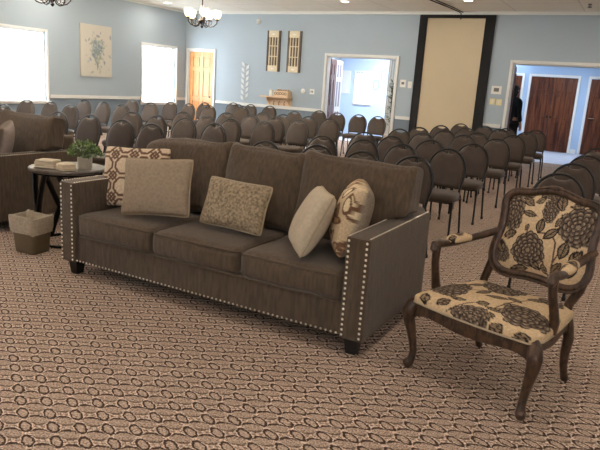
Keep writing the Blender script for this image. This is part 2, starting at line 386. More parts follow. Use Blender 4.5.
trim('baseboard_hall', [(a, b, HY-.02, HY, 0, .12) for a, b in ((-1.58, -1.44),)], 'white baseboard between the dark hallway doors', 'baseboard')

def door_casing(mb, a, b, y, z, w=.06, d=.03):
    mb.box(a-w, a, y-d, y, 0, z+w); mb.box(b, b+w, y-d, y, 0, z+w); mb.box(a, b, y-d, y, z, z+w)
def jamb(mb, a, b, y0, y1, z, t=.02):
    mb.box(a, a+t, y0, y1, 0, z); mb.box(b-t, b, y0, y1, 0, z); mb.box(a+t, b-t, y0, y1, z-t, z)
def panel_door(name, x0, x1, y, z1, mat, label, cols=2, knob='chrome', knob_side=1, parent=None, z0=.01, kind='structure'):
    """slab in the XZ plane with raised six panel layout, front at y"""
    W = x1-x0; mb = MB(); t = .018
    mb.box(x0, x1, y+t, y+.045, z0, z1)
    st = .11 if W > .7 else .09
    cw = (W-st*(cols+1))/cols
    xs = [x0+st*i+cw*i for i in range(cols+1)]
    for i in range(cols+1): mb.box(xs[i], xs[i]+st, y, y+t, z0, z1)
    rails = [(z0, .2), (.80, .92), (1.56, 1.66), (z1-.12, z1)]
    for i in range(cols):
        for (a, b) in rails: mb.box(xs[i]+st, xs[i]+st+cw, y, y+t, a, b)
        for (a, b) in ((.2, .80), (.92, 1.56), (1.66, z1-.12)):
            g = .025; mb.box(xs[i]+st+g, xs[i]+st+cw-g, y+.006, y+t, a+g, b-g)
    o = mb.build(name, mat, parent, smooth=0, bevel=.004)
    if not parent: tag(o, label, 'door', kind=kind)
    return o

# door 1, honey oak six panel
mb = MB(); door_casing(mb, D1[0], D1[1], YF, DZ); jamb(mb, D1[0], D1[1], YF, YF+WT, DZ)
struct(mb, 'trim_5', 'white', 'white casing around the honey oak door', 'door trim', smooth=0, bevel=.004)
d = panel_door('door_1', D1[0]+.022, D1[1]-.022, YF+.03, DZ-.022, 'doorwood', 'honey oak six panel door in the far left corner')
kb = MB().lathe([(.012, 0), (.012, .03), (.028, .045), (.03, .06), (.018, .072), (.001, .074)], 12); kb.xf(Matrix.Rotation(PI/2, 4, 'X'))
kb.build('door_knob', 'chrome', d, loc=(D1[1]-.09, YF+.03, .93))
# opening 2: cased, with a dark leaf swung in
mb = MB(); door_casing(mb, D2[0], D2[1], YF, DZ); jamb(mb, D2[0], D2[1], YF-.001, YF+WT+.01, DZ)
struct(mb, 'trim_6', 'white', 'white casing around the doorway to the pale blue room', 'door trim', smooth=0, bevel=.004)
# leaf turned into the room beyond, hinged at the left jamb
leaf = MB(); g = .0
leaf.box(0, .8, 0, .045, .01, 2.02)
for (a, b) in ((.2, .8), (.95, 1.55), (1.66, 1.9)):
    for (c0, c1) in ((.1, .36), (.44, .7)): leaf.box(c0, c1, -.012, 0, a, b)
for z in (.35, 1.0, 1.75): leaf.box(-.008, .0, .005, .04, z, z+.1)
lo = leaf.build('door_2', 'darkdoor', smooth=0, bevel=.004); lo.location = (D2[0]+.03, YF+WT+.015, 0); lo.rotation_euler = (0, 0, math.radians(106))
tag(lo, 'dark brown door leaf swung open at the left of the doorway', 'door', kind='structure')
# white glazed lattice leaf standing beyond it
lat = MB(); lw = .62
for (a, b, z0, z1) in ((0, .1, 0.02, 2.03), (lw-.1, lw, .02, 2.03), (.1, lw-.1, .02, .2), (.1, lw-.1, .78, .9), (.1, lw-.1, 1.52, 1.62), (.1, lw-.1, 1.93, 2.03), (lw/2-.03, lw/2+.03, .2, 1.93)):
    lat.box(a, b, 0, .04, z0, z1)
lf = lat.build('door_3', 'white', smooth=0, bevel=.004); lf.location = (-6.72, 13.72, 0); lf.rotation_euler = (0, 0, math.radians(101))
tag(lf, 'white framed door leaf with dark panels behind the dark leaf', 'door', kind='structure')
pn = MB()
for (z0, z1) in ((.2, .78), (.9, 1.52), (1.62, 1.93)):
    pn.box(.1, lw/2-.03, .01, .03, z0, z1); pn.box(lw/2+.03, lw-.1, .01, .03, z0, z1)
pn.build('panel', new_mat('grey_panel', '#7c7684', .5), lf, smooth=0)
# opening 3
mb = MB(); door_casing(mb, D3[0], D3[1], YF, DZ); jamb(mb, D3[0], D3[1], YF-.001, YF+WT+.01, DZ)
struct(mb, 'trim_7', 'white', 'white casing around the wide doorway to the hallway', 'door trim', smooth=0, bevel=.004)
mb = MB().box(0, .78, 0, .045, .01, 2.02)
for (a, b) in ((.2, .8), (.95, 1.55), (1.66, 1.9)):
    for (c0, c1) in ((.1, .34), (.42, .68)): mb.box(c0, c1, -.01, 0, a, b)
tag(mb.build('door_4', 'darkdoor', smooth=0, bevel=.004, loc=(D3[0]+.03, YF+WT+.02, 0)), 'dark wood door leaf folded back at the left of the hallway opening', 'door', kind='structure')
bpy.data.objects['door_4'].rotation_euler = (0, 0, math.radians(99))
# dark hallway doors
for n, (a, b, z) in enumerate([(-3.40, -3.12, 2.03), (-2.87, -1.66, 2.03), (-1.33, -.33, 2.03)]):
    mb = MB(); door_casing(mb, a, b, HY, z+.01, .07, .03)
    struct(mb, 'trim_%d' % (8+n), 'white', ['white casing of the dark door behind the person', 'white casing of the double dark door', 'white casing of the rightmost dark door'][n], 'door trim', smooth=0, bevel=.004)
door = panel_door('door_5', -3.40, -3.122, HY-.035, 2.03, 'darkdoor', 'narrow strip of dark panelled door behind the person', cols=1)
for n, (a, b) in enumerate(((-2.868, -2.268), (-2.262, -1.662))):
    dd = panel_door('door_%d' % (6+n), a, b, HY-.035, 2.03, 'darkdoor', ['left leaf of the dark mahogany double door in the hallway', 'right leaf of the dark mahogany double door in the hallway'][n])
    kb = MB().lathe([(.012, 0), (.012, .03), (.024, .04), (.026, .055), (.001, .066)], 12).xf(Matrix.Rotation(PI/2, 4, 'X'))
    kb.build('door_knob', 'bronze', dd, loc=((-2.31, -2.22)[n], HY-.035, .95))
dd = panel_door('door_8', -1.328, -.332, HY-.035, 2.03, 'darkdoor', 'dark mahogany door with a lever at the right frame edge')
hb = MB().box(-.01, .13, -.07, -.05, -.012, .012).lathe([(.028, 0), (.028, .01)], 12); hb.tube([(0, -.0, 0), (0, -.06, 0)], .01)
hb.build('door_handle', 'chrome', dd, loc=(-1.25, HY-.036, 1.0))

# windows: frame, sill, sheer shade, glass
def window(name, axis, pos, a, b, z0, z1, sgn, label, shade=True, mull=0):
    root = empty(name, (0, 0, 0)); tag(root, label, 'window', kind='structure')
    def bx(mb, a0, a1, d0, d1, za, zb):
        p0, p1 = sorted((pos+sgn*d0, pos+sgn*d1))
        return mb.box(p0, p1, a0, a1, za, zb) if axis == 'x' else mb.box(a0, a1, p0, p1, za, zb)
    f = MB(); w = .045                                        # sgn points outward
    bx(f, a-w, a, -.025, 0, z0-w, z1+w); bx(f, b, b+w, -.025, 0, z0-w, z1+w); bx(f, a, b, -.025, 0, z1, z1+w); bx(f, a, b, -.025, 0, z0-w, z0)
    t = .035
    bx(f, a, a+t, .03, .12, z0, z1); bx(f, b-t, b, .03, .12, z0, z1); bx(f, a+t, b-t, .03, .12, z1-t, z1); bx(f, a+t, b-t, .03, .12, z0, z0+t)
    zm = (z0+z1)/2; bx(f, a+t, b-t, .08, .11, zm-.02, zm+.02)
    for k in range(mull): xm = a+(b-a)*(k+1)/(mull+1); bx(f, xm-.02, xm+.02, .03, .1, z0+t, z1-t)
    f.build('window_frame', 'white', root, smooth=0, bevel=.003)
    sl = MB(); bx(sl, a-.03, b+.03, -.05, .03, z0-.012, z0+.012); sl.build('window_sill', 'white', root, smooth=0, bevel=.003)
    gb = MB(); bx(gb, a+t, b-t, .09, .096, z0+t, z1-t); gb.build('glass_pane', 'glass', root, smooth=0)
    if shade:
        sh = MB(); bx(sh, a+t, b-t, .05, .052, z0+t, z1-t-.03); sh.build('sheer_shade', 'sheer', root, smooth=0)
    return root
LBL = ['white framed window nearest the far corner, glowing with daylight', 'white framed window at the left edge behind the corner sofa',
       'white framed window farther along the left wall out of view', 'white framed window on the left wall beside the viewer']
for n, (a, b) in enumerate(WINS_L): window('window_%d' % (n+1), 'x', XL, a, b, WZ0, WZ1, -1, LBL[n])
for n, (a, b) in enumerate(WINS_B): window('window_%d' % (n+5), 'y', YB, a, b, WZ0, WZ1, -1, 'white framed window in the rear wall behind the viewer')
window('window_6', 'y', FRY, KW[0], KW[1], .93, 1.86, 1, 'small white window in the light blue side room', mull=2)

# projection screen
scr = empty('projection_screen', (0, YF, 0)); tag(scr, 'tall beige projection screen in black surround on the far wall', 'screen')
m = MB().box(-4.35, -4.19, -.06, -.002, .3, HC-.065).box(-3.0, -2.81, -.06, -.002, .3, HC-.065).box(-4.19, -3.0, -.06, -.002, HC-.13, HC-.065).box(-4.19, -3.0, -.06, -.002, .3, .4)
m.build('black_border', 'black', scr, smooth=0, bevel=.003)
MB().box(-4.19, -3.0, -.03, -.002, .4, HC-.13).build('screen_surface', 'screen', scr, smooth=0)
cb = MB().tube([(-3.52, YF-.07, HC-.022), (-3.58, 11.9, HC-.012), (-3.66, 11.0, HC-.012), (-3.8, 9.0, HC-.012)], .01, 6); cb.tube([(-3.46, YF-.07, HC-.022), (-3.5, 11.9, HC-.012), (-3.56, 11.0, HC-.012), (-3.6, 9.0, HC-.012)], .008, 6)
cb.tube([(-3.49, YF-.075, HC-.16), (-3.49, YF-.078, HC-.1), (-3.5, YF-.085, HC-.03)], .01, 6)
tag(cb.build('cable', 'black'), 'dark cable pair running along the ceiling to the screen', 'cable')

# ------------------------------------------------------------------ ceiling lights
for (x, y), lb in {(-5.41, 11.2): 'recessed ceiling light above the open blue doorway', (-3.0, 11.2): 'recessed ceiling light above the projection screen', (-9.94, 11.2): 'recessed ceiling light in the corner by the oak door'}.items():
    r = empty('recessed_light', (x, y, HC)); tag(r, lb, 'ceiling light', 'recessed ceiling lights')
    MB().lathe([(.075, 0), (.11, 0), (.11, -.012), (.095, -.018), (.075, -.012), (.075, 0)], 24, caps=False).build('trim_ring', 'lampring', r)
    MB().lathe([(.001, -.006), (.078, -.006)], 24, caps=False).build('lens', 'lampglow', r)
def chandelier(x, y, label, zb=2.215):
    r = empty('chandelier', (x, y, zb)); tag(r, label, 'chandelier', 'bronze chandeliers')
    MB().lathe([(.002, -.03), (.018, -.015), (.028, .0), (.012, .03), (.05, .06), (.058, .09), (.03, .13), (.014, .17), (.02, .3), (.012, .36), (.009, HC-zb-.04), (.06, HC-zb-.03), (.065, HC-zb-.002)], 16).build('stem', 'bronze', r)
    for k in range(5):
        a = 2*PI*k/5+.5; c, s = math.cos(a), math.sin(a)
        pts = [(.03, .09), (.08, .02), (.14, -.0), (.20, .015), (.245, .06), (.25, .11)]
        am = MB().tube([(c*p, s*p, z) for p, z in pts], .009, 8)
        am.tube([(c*(.12+.045*math.cos(t)), s*(.12+.045*math.cos(t)), .07+.045*math.sin(t)) for t in np.linspace(-1.5, 3.6, 12)], .006, 6)
        am.lathe([(.004, .1), (.04, .108), (.036, .118), (.018, .12), (.018, .135)], 12, (c*.25, s*.25, 0))
        ao = am.build('arm', 'bronze', r)
        MB().lathe([(.028, .13), (.055, .155), (.068, .195), (.068, .23), (.062, .262), (.058, .262), (.064, .23), (.064, .196), (.051, .16), (.026, .135)], 18, (c*.25, s*.25, 0), caps=False).build('glass_shade', 'shade', ao)
        MB().ball((c*.25, s*.25, .185), .028).build('bulb', 'shade', ao)
        light('chandelier_bulb', 'POINT', (x+c*.25, y+s*.25, zb+.30), 27, (1, .90, .74), shadow_soft_size=.05)
    return r
chandelier(-6.61, 8.3, 'bronze chandelier with pale glass shades left of the wall shutters')
chandelier(-7.16, 5.79, 'bronze chandelier tip cut off above the canvas picture')
for x, y, lb in ((-1.07, 11.73, 'small dark sprinkler head on the ceiling at the right'),):
    r = MB().lathe([(.03, 0), (.03, -.01), (.01, -.015), (.01, -.05), (.035, -.055), (.035, -.06), (.002, -.062)], 12, (0, 0, 0)); r.tube([(.02, 0, -.01), (.03, 0, -.03), (.012, 0, -.052)], .004, 5); r.tube([(-.02, 0, -.01), (-.03, 0, -.03), (-.012, 0, -.052)], .004, 5)
    tag(r.build('sprinkler_head', 'iron', loc=(x, y, HC)), lb, 'sprinkler')

# ------------------------------------------------------------------ wall things
def vgrid(nu, nv, fn):
    """grid mesh: fn(u,v)->xyz arrays ; returns MB with verts in order"""
    U, V = np.meshgrid(np.linspace(0, 1, nu), np.linspace(0, 1, nv)); X, Y, Z = fn(U, V)
    P = np.stack([X, Y, Z], -1).reshape(-1, 3)
    F = [(j*nu+i, j*nu+i+1, (j+1)*nu+i+1, (j+1)*nu+i) for j in range(nv-1) for i in range(nu-1)]
    return MB().add(P, F), U.ravel(), V.ravel()
# canvas with botanical sketch
cv = empty('canvas_picture', (XL, (9.245+10.11)/2, 1.26)); tag(cv, 'cream canvas painting of a loose blue grey flower bouquet', 'picture')
CW, CHh = .865, 1.09
MB().box(.002, .034, -CW/2, CW/2, 0, CHh).build('canvas_frame', 'canvasedge', cv, smooth=0)
g, U, V = vgrid(120, 150, lambda u, v: (0*u+.036, (u-.5)*CW, v*CHh))
base = np.array(lin('#ccc7bb')); C = np.tile(base, (len(U), 1))
def blob(C, d, col, a): d = np.clip(1-d, 0, 1)[:, None]*a; return C*(1-d)+np.array(lin(col))*d
X = (U-.5)*CW; Z = V*CHh
rs = np.random.default_rng(3)
for k in range(150):
    an = rs.uniform(0, 6.28); rad = abs(rs.normal(0, .19)); cx, cz = .02+rad*math.cos(an)*.9, .56+rad*math.sin(an)*1.2
    rr = rs.uniform(.03, .075); th = rs.uniform(0, 3); c, s = math.cos(th), math.sin(th)
    d = ((((X-cx)*c+(Z-cz)*s)/rr)**2+((-(X-cx)*s+(Z-cz)*c)/(rr*.5))**2)
    C = blob(C, d, rs.choice(['#6c8094', '#8796a0', '#939d8c', '#5c6f84', '#a9ab9a', '#a3b0b8']), .7)
for k in range(9):
    x1 = rs.uniform(-.2, .25); z1 = rs.uniform(.55, .85); t = np.clip((Z-.12)/(z1-.12), 0, 1); xs = .02+(x1-.02)*t**1.6
    C = blob(C, (np.abs(X-xs)/.007)**2+100*((Z < .14) | (Z > z1)), '#8b8f7c', .6)
g.build('painting', 'canvas', cv, colors=C)

def shutter(x, label):
    r = empty('wall_shutter', (x, YF, 1.65)); tag(r, label, 'wall shutter', 'decorative shutters above the shelf')
    W, H = .37, .94
    MB().box(-W/2, -W/2+.05, -.035, 0, 0, H).box(W/2-.05, W/2, -.035, 0, 0, H).box(-W/2+.05, W/2-.05, -.012, -.002, 0, H).build('side_frame', 'shutterdark', r, smooth=0, bevel=.003)
    l = MB().box(-W/2+.05, W/2-.05, -.04, -.012, 0, .14).box(-W/2+.05, W/2-.05, -.04, -.012, H-.15, H).box(-W/2+.05, W/2-.05, -.03, -.012, .34, .36).box(-W/2+.05, W/2-.05, -.03, -.012, .58, .60)
    for k in range(4): xx = -.115+.0767*k; l.box(xx-.012, xx+.012, -.034, -.012, .14, H-.15)
    l.build('slat_panel', 'shuttercream', r, smooth=0, bevel=.003)
    for z in (.07, H-.075): MB().ball((0, -.04, z), .03, 10, 6, (1.5, .3, .8)).build('rosette', 'plate', r)
shutter(-7.92, 'left dark edged cream shutter panel above the wall shelf'); shutter(-7.35, 'right dark edged cream shutter panel above the wall shelf')

sh = empty('wall_shelf', (-7.7, YF, .78)); tag(sh, 'pale pine wall shelf with hooks below the two shutters', 'shelf')
MB().box(-.32, .34, -.02, 0, 0, .26).build('back_board', 'palewood', sh, smooth=0, bevel=.003)
MB().box(-.42, .38, -.24, 0, .26, .29).build('shelf_board', 'palewood', sh, smooth=0, bevel=.004)
for x in (-.26, .3): MB().prism([(0, .26), (-.18, .26), (-.16, .2), (-.05, .12), (0, .04)], x-.012, x+.012, 'x').build('bracket', 'palewood', sh, smooth=0)
for x in (-.12, .03, .18): MB().tube([(x, -.02, .18), (x, -.06, .15), (x, -.075, .11), (x, -.05, .09), (x, -.035, .11)], .007, 6).build('hook', 'iron', sh)
bx = MB().box(-.2, .2, -.09, .09, 0, .13); bxo = bx.build('decorative_box', 'palewood', smooth=0, bevel=.005, loc=(-7.55, YF-.12, 1.072)); tag(bxo, 'carved wooden box sitting on the pale wall shelf', 'box')
cr = MB()
for k in range(5): x = -.14+.07*k; cr.tube([(x+.028*math.cos(t), -.092, .075+.028*math.sin(t)) for t in np.linspace(0, 5.9, 10)], .006, 5, closed=True)
cr.build('carved_relief', 'iron', bxo)
fo = MB()
for k in range(26):
    x, y = rng.uniform(-.15, .19), rng.uniform(-.06, .06); fo.ball((x, y, .135+rng.uniform(0, .03)), .022, 6, 4, (1.4, .8, .6))
fo.build('dried_flowers', 'basket', bxo)
tag(MB().lathe([(.04, 0), (.04, .14), (.03, .15), (.004, .15), (.003, .165), (.001, .166)], 16).build('candle', 'candle', loc=(-7.86, YF-.13, 1.072)), 'white pillar candle at the left end of the wall shelf', 'candle')

br = empty('branch_wall_decor', (-8.72, YF-.012, .9)); tag(br, 'silvery metal leaf branch hung on the blue wall', 'wall decor')
MB().tube([(0, 0, -.1), (.03, 0, .2), (-.02, 0, .5), (.05, 0, .8), (.02, 0, .9)], .006, 6).build('stem', 'silver', br)
lm = MB()
for k in range(13):
    z = 0+.068*k; s = 1 if k % 2 else -1; a = .6*s
    c0 = Vector((.01+s*.02, 0, z)); d = Vector((math.sin(a)*1.0, -.05, math.cos(a))); n = Vector((math.cos(a), 0, -math.sin(a))); L = .17; wd = .04
    P = [c0, c0+d*L*.5+n*wd, c0+d*L, c0+d*L*.5-n*wd]; lm.add([p+Vector((0, q, 0)) for q in (0, -.004) for p in P], [(0, 1, 2, 3), (7, 6, 5, 4)]+[(i, (i+1) % 4, (i+1) % 4+4, i+4) for i in range(4)])
lm.build('leaves', 'silver', br)

def plate(x, z, w, h, mat, label, inserts, imat='plategrey', cat='switch plate', group=None, name='switch_plate'):
    r = MB().box(-w/2, w/2, -.008, 0, -h/2, h/2).build(name, mat, smooth=0, bevel=.002, loc=(x, YF-.001, z)); tag(r, label, cat, group)
    for (a, b, c, d) in inserts: MB().box(a, b, -.016, -.008, c, d).build('switch', imat, r, smooth=0, bevel=.001)
plate(-4.60, 1.55, .13, .16, 'plate', 'white wall plate with grey insert beside the blue doorway', [(-.03, .03, -.02, .03)])
plate(-4.44, 1.53, .09, .14, 'plate', 'small pale wall plate next to the screen border', [(-.015, .015, -.02, .03)], 'plate')
plate(-2.62, 1.53, .20, .16, 'plate', 'white thermostat with grey display right of the screen', [(-.05, .05, -.03, .04)], cat='thermostat', name='thermostat')
plate(-2.67, 1.30, .10, .12, 'plateivory', 'left ivory switch plate under the thermostat', [(-.012, .012, -.025, .025)], 'plate', group='ivory switch plates')
plate(-2.54, 1.295, .11, .12, 'plateivory', 'right ivory switch plate under the thermostat', [(-.012, .012, -.025, .025)], 'plate', group='ivory switch plates')
plate(-6.81, 1.24, .12, .12, 'plate', 'white square switch plate between shelf and doorway', [(-.03, -.01, -.025, .025), (.01, .03, -.025, .025)], 'plategrey')
tag(MB().lathe([(.055, 0), (.055, .02), (.04, .03), (.001, .032)], 20).xf(Matrix.Rotation(PI/2, 4, 'X')).build('wall_dial', 'plate', loc=(-7.05, YF-.001, 1.24)), 'round white wall dial right of the shelf', 'dial')
ms = MB().box(-.04, .04, -.05, 0, -.06, .04); ms.ball((0, -.05, -.02), .035, 10, 6)
tag(ms.build('motion_sensor', 'plate', loc=(-8.38, YF-.002, 2.80), bevel=.004), 'small white motion sensor high on the far wall', 'sensor')
# things in the side room
for n, (px, pz, hh) in enumerate(((-6.73, 1.52, .28), (-6.50, 1.80, .36), (-6.32, 1.55, .28))):
    t = MB().tube([(.09*math.sin(a)*(1 if 0 else 1), 0, hh/2*math.cos(a)) for a in np.linspace(0, 2*PI, 20)[:-1]], .008, 5, closed=True)
    tag(t.build('leaf_ornament', 'paleleaf', loc=(px-.25, FRY-.012, pz)), ['left grey leaf outline hung in the blue side room', 'middle grey leaf outline, the highest, in the blue side room', 'right grey leaf outline hung in the blue side room'][n], 'wall ornament', 'leaf outline ornaments')
fr = MB().box(-.17, .17, -.02, 0, -.34, .34); tag(fr.build('framed_print', 'white', loc=(-8.0, FRY-.002, 1.55), bevel=.004), 'white framed print on the blue side room wall', 'picture')
cur = MB(); 
pts = [(k*.012, .02*math.sin(k*1.3)) for k in range(30)]
cur.add([(x, y, z) for z in (.0, 2.4) for x, y in pts]+[(x+.01, y, z) for z in (.0, 2.4) for x, y in pts], [(i, i+1, i+31, i+30) for i in range(29)]+[(i+60, i+61, i+91, i+90) for i in range(29)])
tag(cur.build('curtain', 'white', loc=(-5.42, 13.9, 0)), 'white curtain hanging at the right inside the blue room doorway', 'curtain')
# right: tall plant at doorway
tp = empty('tall_plant', (-5.12, 13.5, 0)); tag(tp, 'slender plant standing inside the blue room doorway', 'plant')
MB().lathe([(.1, 0), (.14, .3), (.15, .34), (.13, .34), (.12, .3), (.09, .02)], 18).build('pot', 'pot', tp)
MB().tube([(0, 0, .28), (.02, 0, .7), (-.01, .01, 1.1), (.0, 0, 1.5)], .012, 6).build('stem', 'iron', tp)
lm = MB()
for k in range(90):
    a = rng.uniform(0, 6.28); z = rng.uniform(.55, 1.55); d = Vector((math.cos(a), math.sin(a), rng.uniform(.1, .9))).normalized(); n = d.cross(Vector((0, 0, 1))).normalized(); c0 = Vector((0, 0, z)); L = rng.uniform(.1, .2)
    lm.add([c0, c0+d*L*.5+n*.02, c0+d*L-Vector((0, 0, .02)), c0+d*L*.5-n*.02], [(0, 1, 2, 3)])
lm.build('leaves', 'leaf', tp)

# ------------------------------------------------------------------ sofas
def make_sofa():
    """front bottom right corner of the body at local (0,0); extends to -x, +y"""
    root = empty('sofa', (0, 0, 0)); L, D, A, Z0, AW = 2.27, .985, .647, .094, .14
    base = rbox(-L/2, D/2+.01, (Z0+.28)/2, L-2*AW+.02, D-.04, .28-Z0, .015, 12)
    base.build('base', 'sofa', root)
    nb = MB()
    for k in range(66): nb.ball((-AW-.015-k*(L-2*AW-.03)/65,   .005, Z0+.022), .0072, 7, 4, (1, .55, 1))
    nb.build('nailhead_row', 'nail', children(root)[0])
    for sx in (-1, 1):
        cx = -AW/2 if sx > 0 else -L+AW/2
        arm = rbox(cx, D/2, (Z0+A)/2, AW, D, A-Z0, .014, 14, bulge=(.004, .003, .002), wr=.0015, seed=sx+5).build('arm', 'sofa', root)
        for e in (-1, 1):
            nm = MB()
            x = cx+e*(AW/2-.020)
            for k in range(19): nm.ball((x, -.003, Z0+.024+k*.0283), .0075, 8, 4, (1, .55, 1))
            xt = cx+e*(AW/2-.012)
            for k in range(46): nm.ball((xt, .02+k*.0205, A+.0015), .0065, 7, 4, (1, 1, .5))
            nm.build('nailhead_row', 'nail', arm)
    MB().box(-L+AW-.02, -AW+.02, D-.17, D-.012, .25, .77).build('back_frame', 'sofa', root, bevel=.03)
    for (x, y) in ((-.08, .07), (-L+.08, .07), (-.08, D-.08), (-L+.08, D-.08)):
        MB().add([(x+a*.034*s, y+b*.034*s, z) for z, s in ((0, .85), (.1, 1.2)) for a, b in ((-1, -1), (1, -1), (1, 1), (-1, 1))], [(3, 2, 1, 0), (4, 5, 6, 7), (0, 1, 5, 4), (1, 2, 6, 5), (2, 3, 7, 6), (3, 0, 4, 7)]).build('foot', 'blackwood', root, smooth=0, bevel=.003)
    cw = (L-2*AW)/3
    for k in range(3):
        cx = -L+AW+cw*(k+.5)
        c = rbox(cx, .35, .358, cw-.006, .68, .158, .045, 20, bulge=(.0, .014, .028), wr=.006, seed=20+k).build('seat_cushion', 'sofa', root)
        pp = MB(); w2, y0, y1 = (cw-.022)/2, .016, .684
        for zz in (.425, .289):
            pts = [(cx-w2+.02, y0), (cx, y0-.006), (cx+w2-.02, y0), (cx+w2, y0+.02), (cx+w2, y1), (cx-w2, y1), (cx-w2, y0+.02)]
            pp.tube([(x, y, zz) for x, y in pts], .005, 6, closed=True)
        pp.build('piping', 'piping', c)
    # loose back cushions, each slumped its own way
    def xlim(z):                                             # the right cushion swells over the arm but stays inside it below
        t = min(1, max(0, (z-A-.0)/.035)); return -.150+.135*math.sqrt(t)
    def sagz(k, x, wd, t):                                   # corners stand up like ears, the outer left one slumps
        q = abs(x/(wd/2))
        return t*(-.055*q**3 if (k == 0 and x < 0) else .030*q**6-.006)
    for k, (cx, wd, rz, ry, hh) in enumerate([(-1.70, .78, .02, -.035, .50), (-1.045, .61, 0, .012, .51), (-.385, .79, -.02, .025, .52)]):
        M = Matrix.Translation((cx, .66, .695)) @ Matrix.Rotation(-.20, 4, 'X') @ Matrix.Rotation(ry, 4, 'Y') @ Matrix.Rotation(rz, 4, 'Z')
        b = rbox(0, 0, 0, wd, .20, hh, .05, 26, bulge=(.006, .055, .010), wr=.013, seed=40+k)
        # the top sags between the corners
        vv = []
        for (x, y, z) in b.v:
            t = (z/hh+.5); vv.append((x*(1-.03*t*t), y*(1-.25*t), z+sagz(k, x, wd, t)))
        b.v = vv; b.xf(M)
        if k == 2: b.v = [(min(x, xlim(z)-.02*(.5-y)) if x > -.3 else x, y, z) for x, y, z in b.v]
        c = b.build('back_cushion', 'sofa', root)
        pp = MB(); h2 = hh/2-.045; w2 = wd/2-.05
        def rr(t):
            a = t*2*PI; x = np.sign(math.cos(a))*abs(math.cos(a))**.28*(w2+.038); z = np.sign(math.sin(a))*abs(math.sin(a))**.28*(h2+.036); tt = z/hh+.5
            return (x*(1-.03*tt*tt), -.072*(1-.25*tt), z+sagz(k, x, wd, tt))
        W_ = [M @ Vector(rr(t)) for t in np.linspace(0, 1, 90)[:-1]]
        if k == 2: W_ = [Vector((min(p.x, xlim(p.z)-.006), p.y, p.z)) for p in W_]
        pp.tube(W_, .0045, 6, closed=True)
        pp.build('piping', 'piping', c)
    return root
S1 = make_sofa(); S1.location = (-1.06, 2.705, 0)
tag(S1, 'long taupe three seat sofa with nailhead trim in the centre', 'sofa', 'matching taupe sofas')
S2 = dup(S1); S2.location = (-4.52, 3.0, 0)
tag(S2, 'taupe sofa cut off at the left edge beyond the side table', 'sofa', 'matching taupe sofas')

# ------------------------------------------------------------------ pillows
def pillow_mesh(wd, ht, th, n=34, seed=0, wr=.006):
    g = np.linspace(-1, 1, n+1); rs = np.random.default_rng(seed); ph = rs.uniform(0, 6.28, 5); fr = rs.uniform(6, 16, (5, 2))
    vs = []; ids = {}
    for side in (0, 1):
        for j, t in enumerate(g):
            for i, s in enumerate(g):
                edge = i in (0, n) or j in (0, n)
                if side and edge: ids[(1, i, j)] = ids[(0, i, j)]; continue
                ck = 1-.055*(s*s*t*t)**3; x = wd/2*s*(1-.07*(1-t*t)*abs(s)**2)*ck; z = ht/2*t*(1-.07*(1-s*s)*abs(t)**2)*ck
                p = (max(0, (1-s*s))*max(0, (1-t*t)))**.37*th/2
                w = sum(math.sin(fr[k] @ np.array([x, z])*1.6+ph[k]) for k in range(5))/5*wr*(1 if not edge else .3)
                p = p+(w if not edge else 0); y = -p if side == 0 else p
                ids[(side, i, j)] = len(vs); vs.append((x, y, z))
    fs = []
    for side in (0, 1):
        for j in range(n):
            for i in range(n):
                q = (ids[(side, i, j)], ids[(side, i+1, j)], ids[(side, i+1, j+1)], ids[(side, i, j+1)])
                q = tuple(dict.fromkeys(q)); fs.append(q if side == 0 else q[::-1])
    return MB().add(vs, fs)
def place_pillow(name, mb, mat, loc, rz, tilt, roll, label, group=None, colors=None, piping=None, dims=None):
    R = Matrix.Rotation(rz, 4, 'Z') @ Matrix.Rotation(-tilt, 4, 'X') @ Matrix.Rotation(roll, 4, 'Y')
    o = mb.build(name, mat, smooth=80, colors=colors); o.location = loc; o.rotation_euler = R.to_euler()
    tag(o, label, 'pillow', group)
    if piping:
        wd, ht = dims; E_ = np.linspace(-1, 1, 30); pts = []
        for (s_, t_) in [(e, -1) for e in E_[:-1]]+[(1, e) for e in E_[:-1]]+[(-e, 1) for e in E_[:-1]]+[(-1, -e) for e in E_[:-1]]:
            ck = 1-.055*(s_*s_*t_*t_)**3; pts.append((wd/2*s_*(1-.07*(1-t_*t_))*ck, ht/2*t_*(1-.07*(1-s_*s_))*ck))
        MB().tube([(x, 0, z) for x, z in pts], .0055, 6, closed=True).build('piping', piping, o)
    return o
# lattice pillow
def lattice_colors(V, P=.15):
    V = np.array(V); x, z = V[:, 0]/P, V[:, 2]/P
    fx, fz = x-np.round(x), z-np.round(z); gx, gz = x-np.floor(x)-.5, z-np.floor(z)-.5
    oct_ = np.maximum(np.maximum(np.abs(gx), np.abs(gz)), (np.abs(gx)+np.abs(gz))*.74)
    line = np.abs(oct_-.40) < .055
    dia = (np.abs(fx)+np.abs(fz)); line |= (np.abs(dia-.2) < .07)
    line |= (np.abs(np.abs(fx)-np.abs(fz)) < .06) & (dia < .45)
    C = np.where(line[:, None], np.array(lin('#6c5142')), np.array(lin('#d3bfa4')))
    C[V[:, 1] > .01] = np.array(lin('#9d9088'))
    return C
pm = pillow_mesh(.52, .44, .12, 90, 1)
c = MB()
place_pillow('throw_pillow', pm, 'lattice', (-3.03, 3.11, .668), .25, .27, -.05, 'ivory pillow with brown lattice pattern, behind the plain one on the sofa', colors=lattice_colors(pm.v))
pm = pillow_mesh(.49, .385, .14, 34, 2)
place_pillow('throw_pillow', pm, 'linen', (-2.667, 2.93, .668), .27, .29, -.065, 'plain taupe linen pillow in front of the lattice pillow', piping='pipe_light', dims=(.49, .385))
pm = pillow_mesh(.47, .31, .13, 34, 3)
place_pillow('throw_pillow', pm, 'gold', (-2.085, 2.99, .63), .02, .35, .03, 'small gold grey textured lumbar pillow in the sofa middle', piping='pipe_light', dims=(.47, .31))
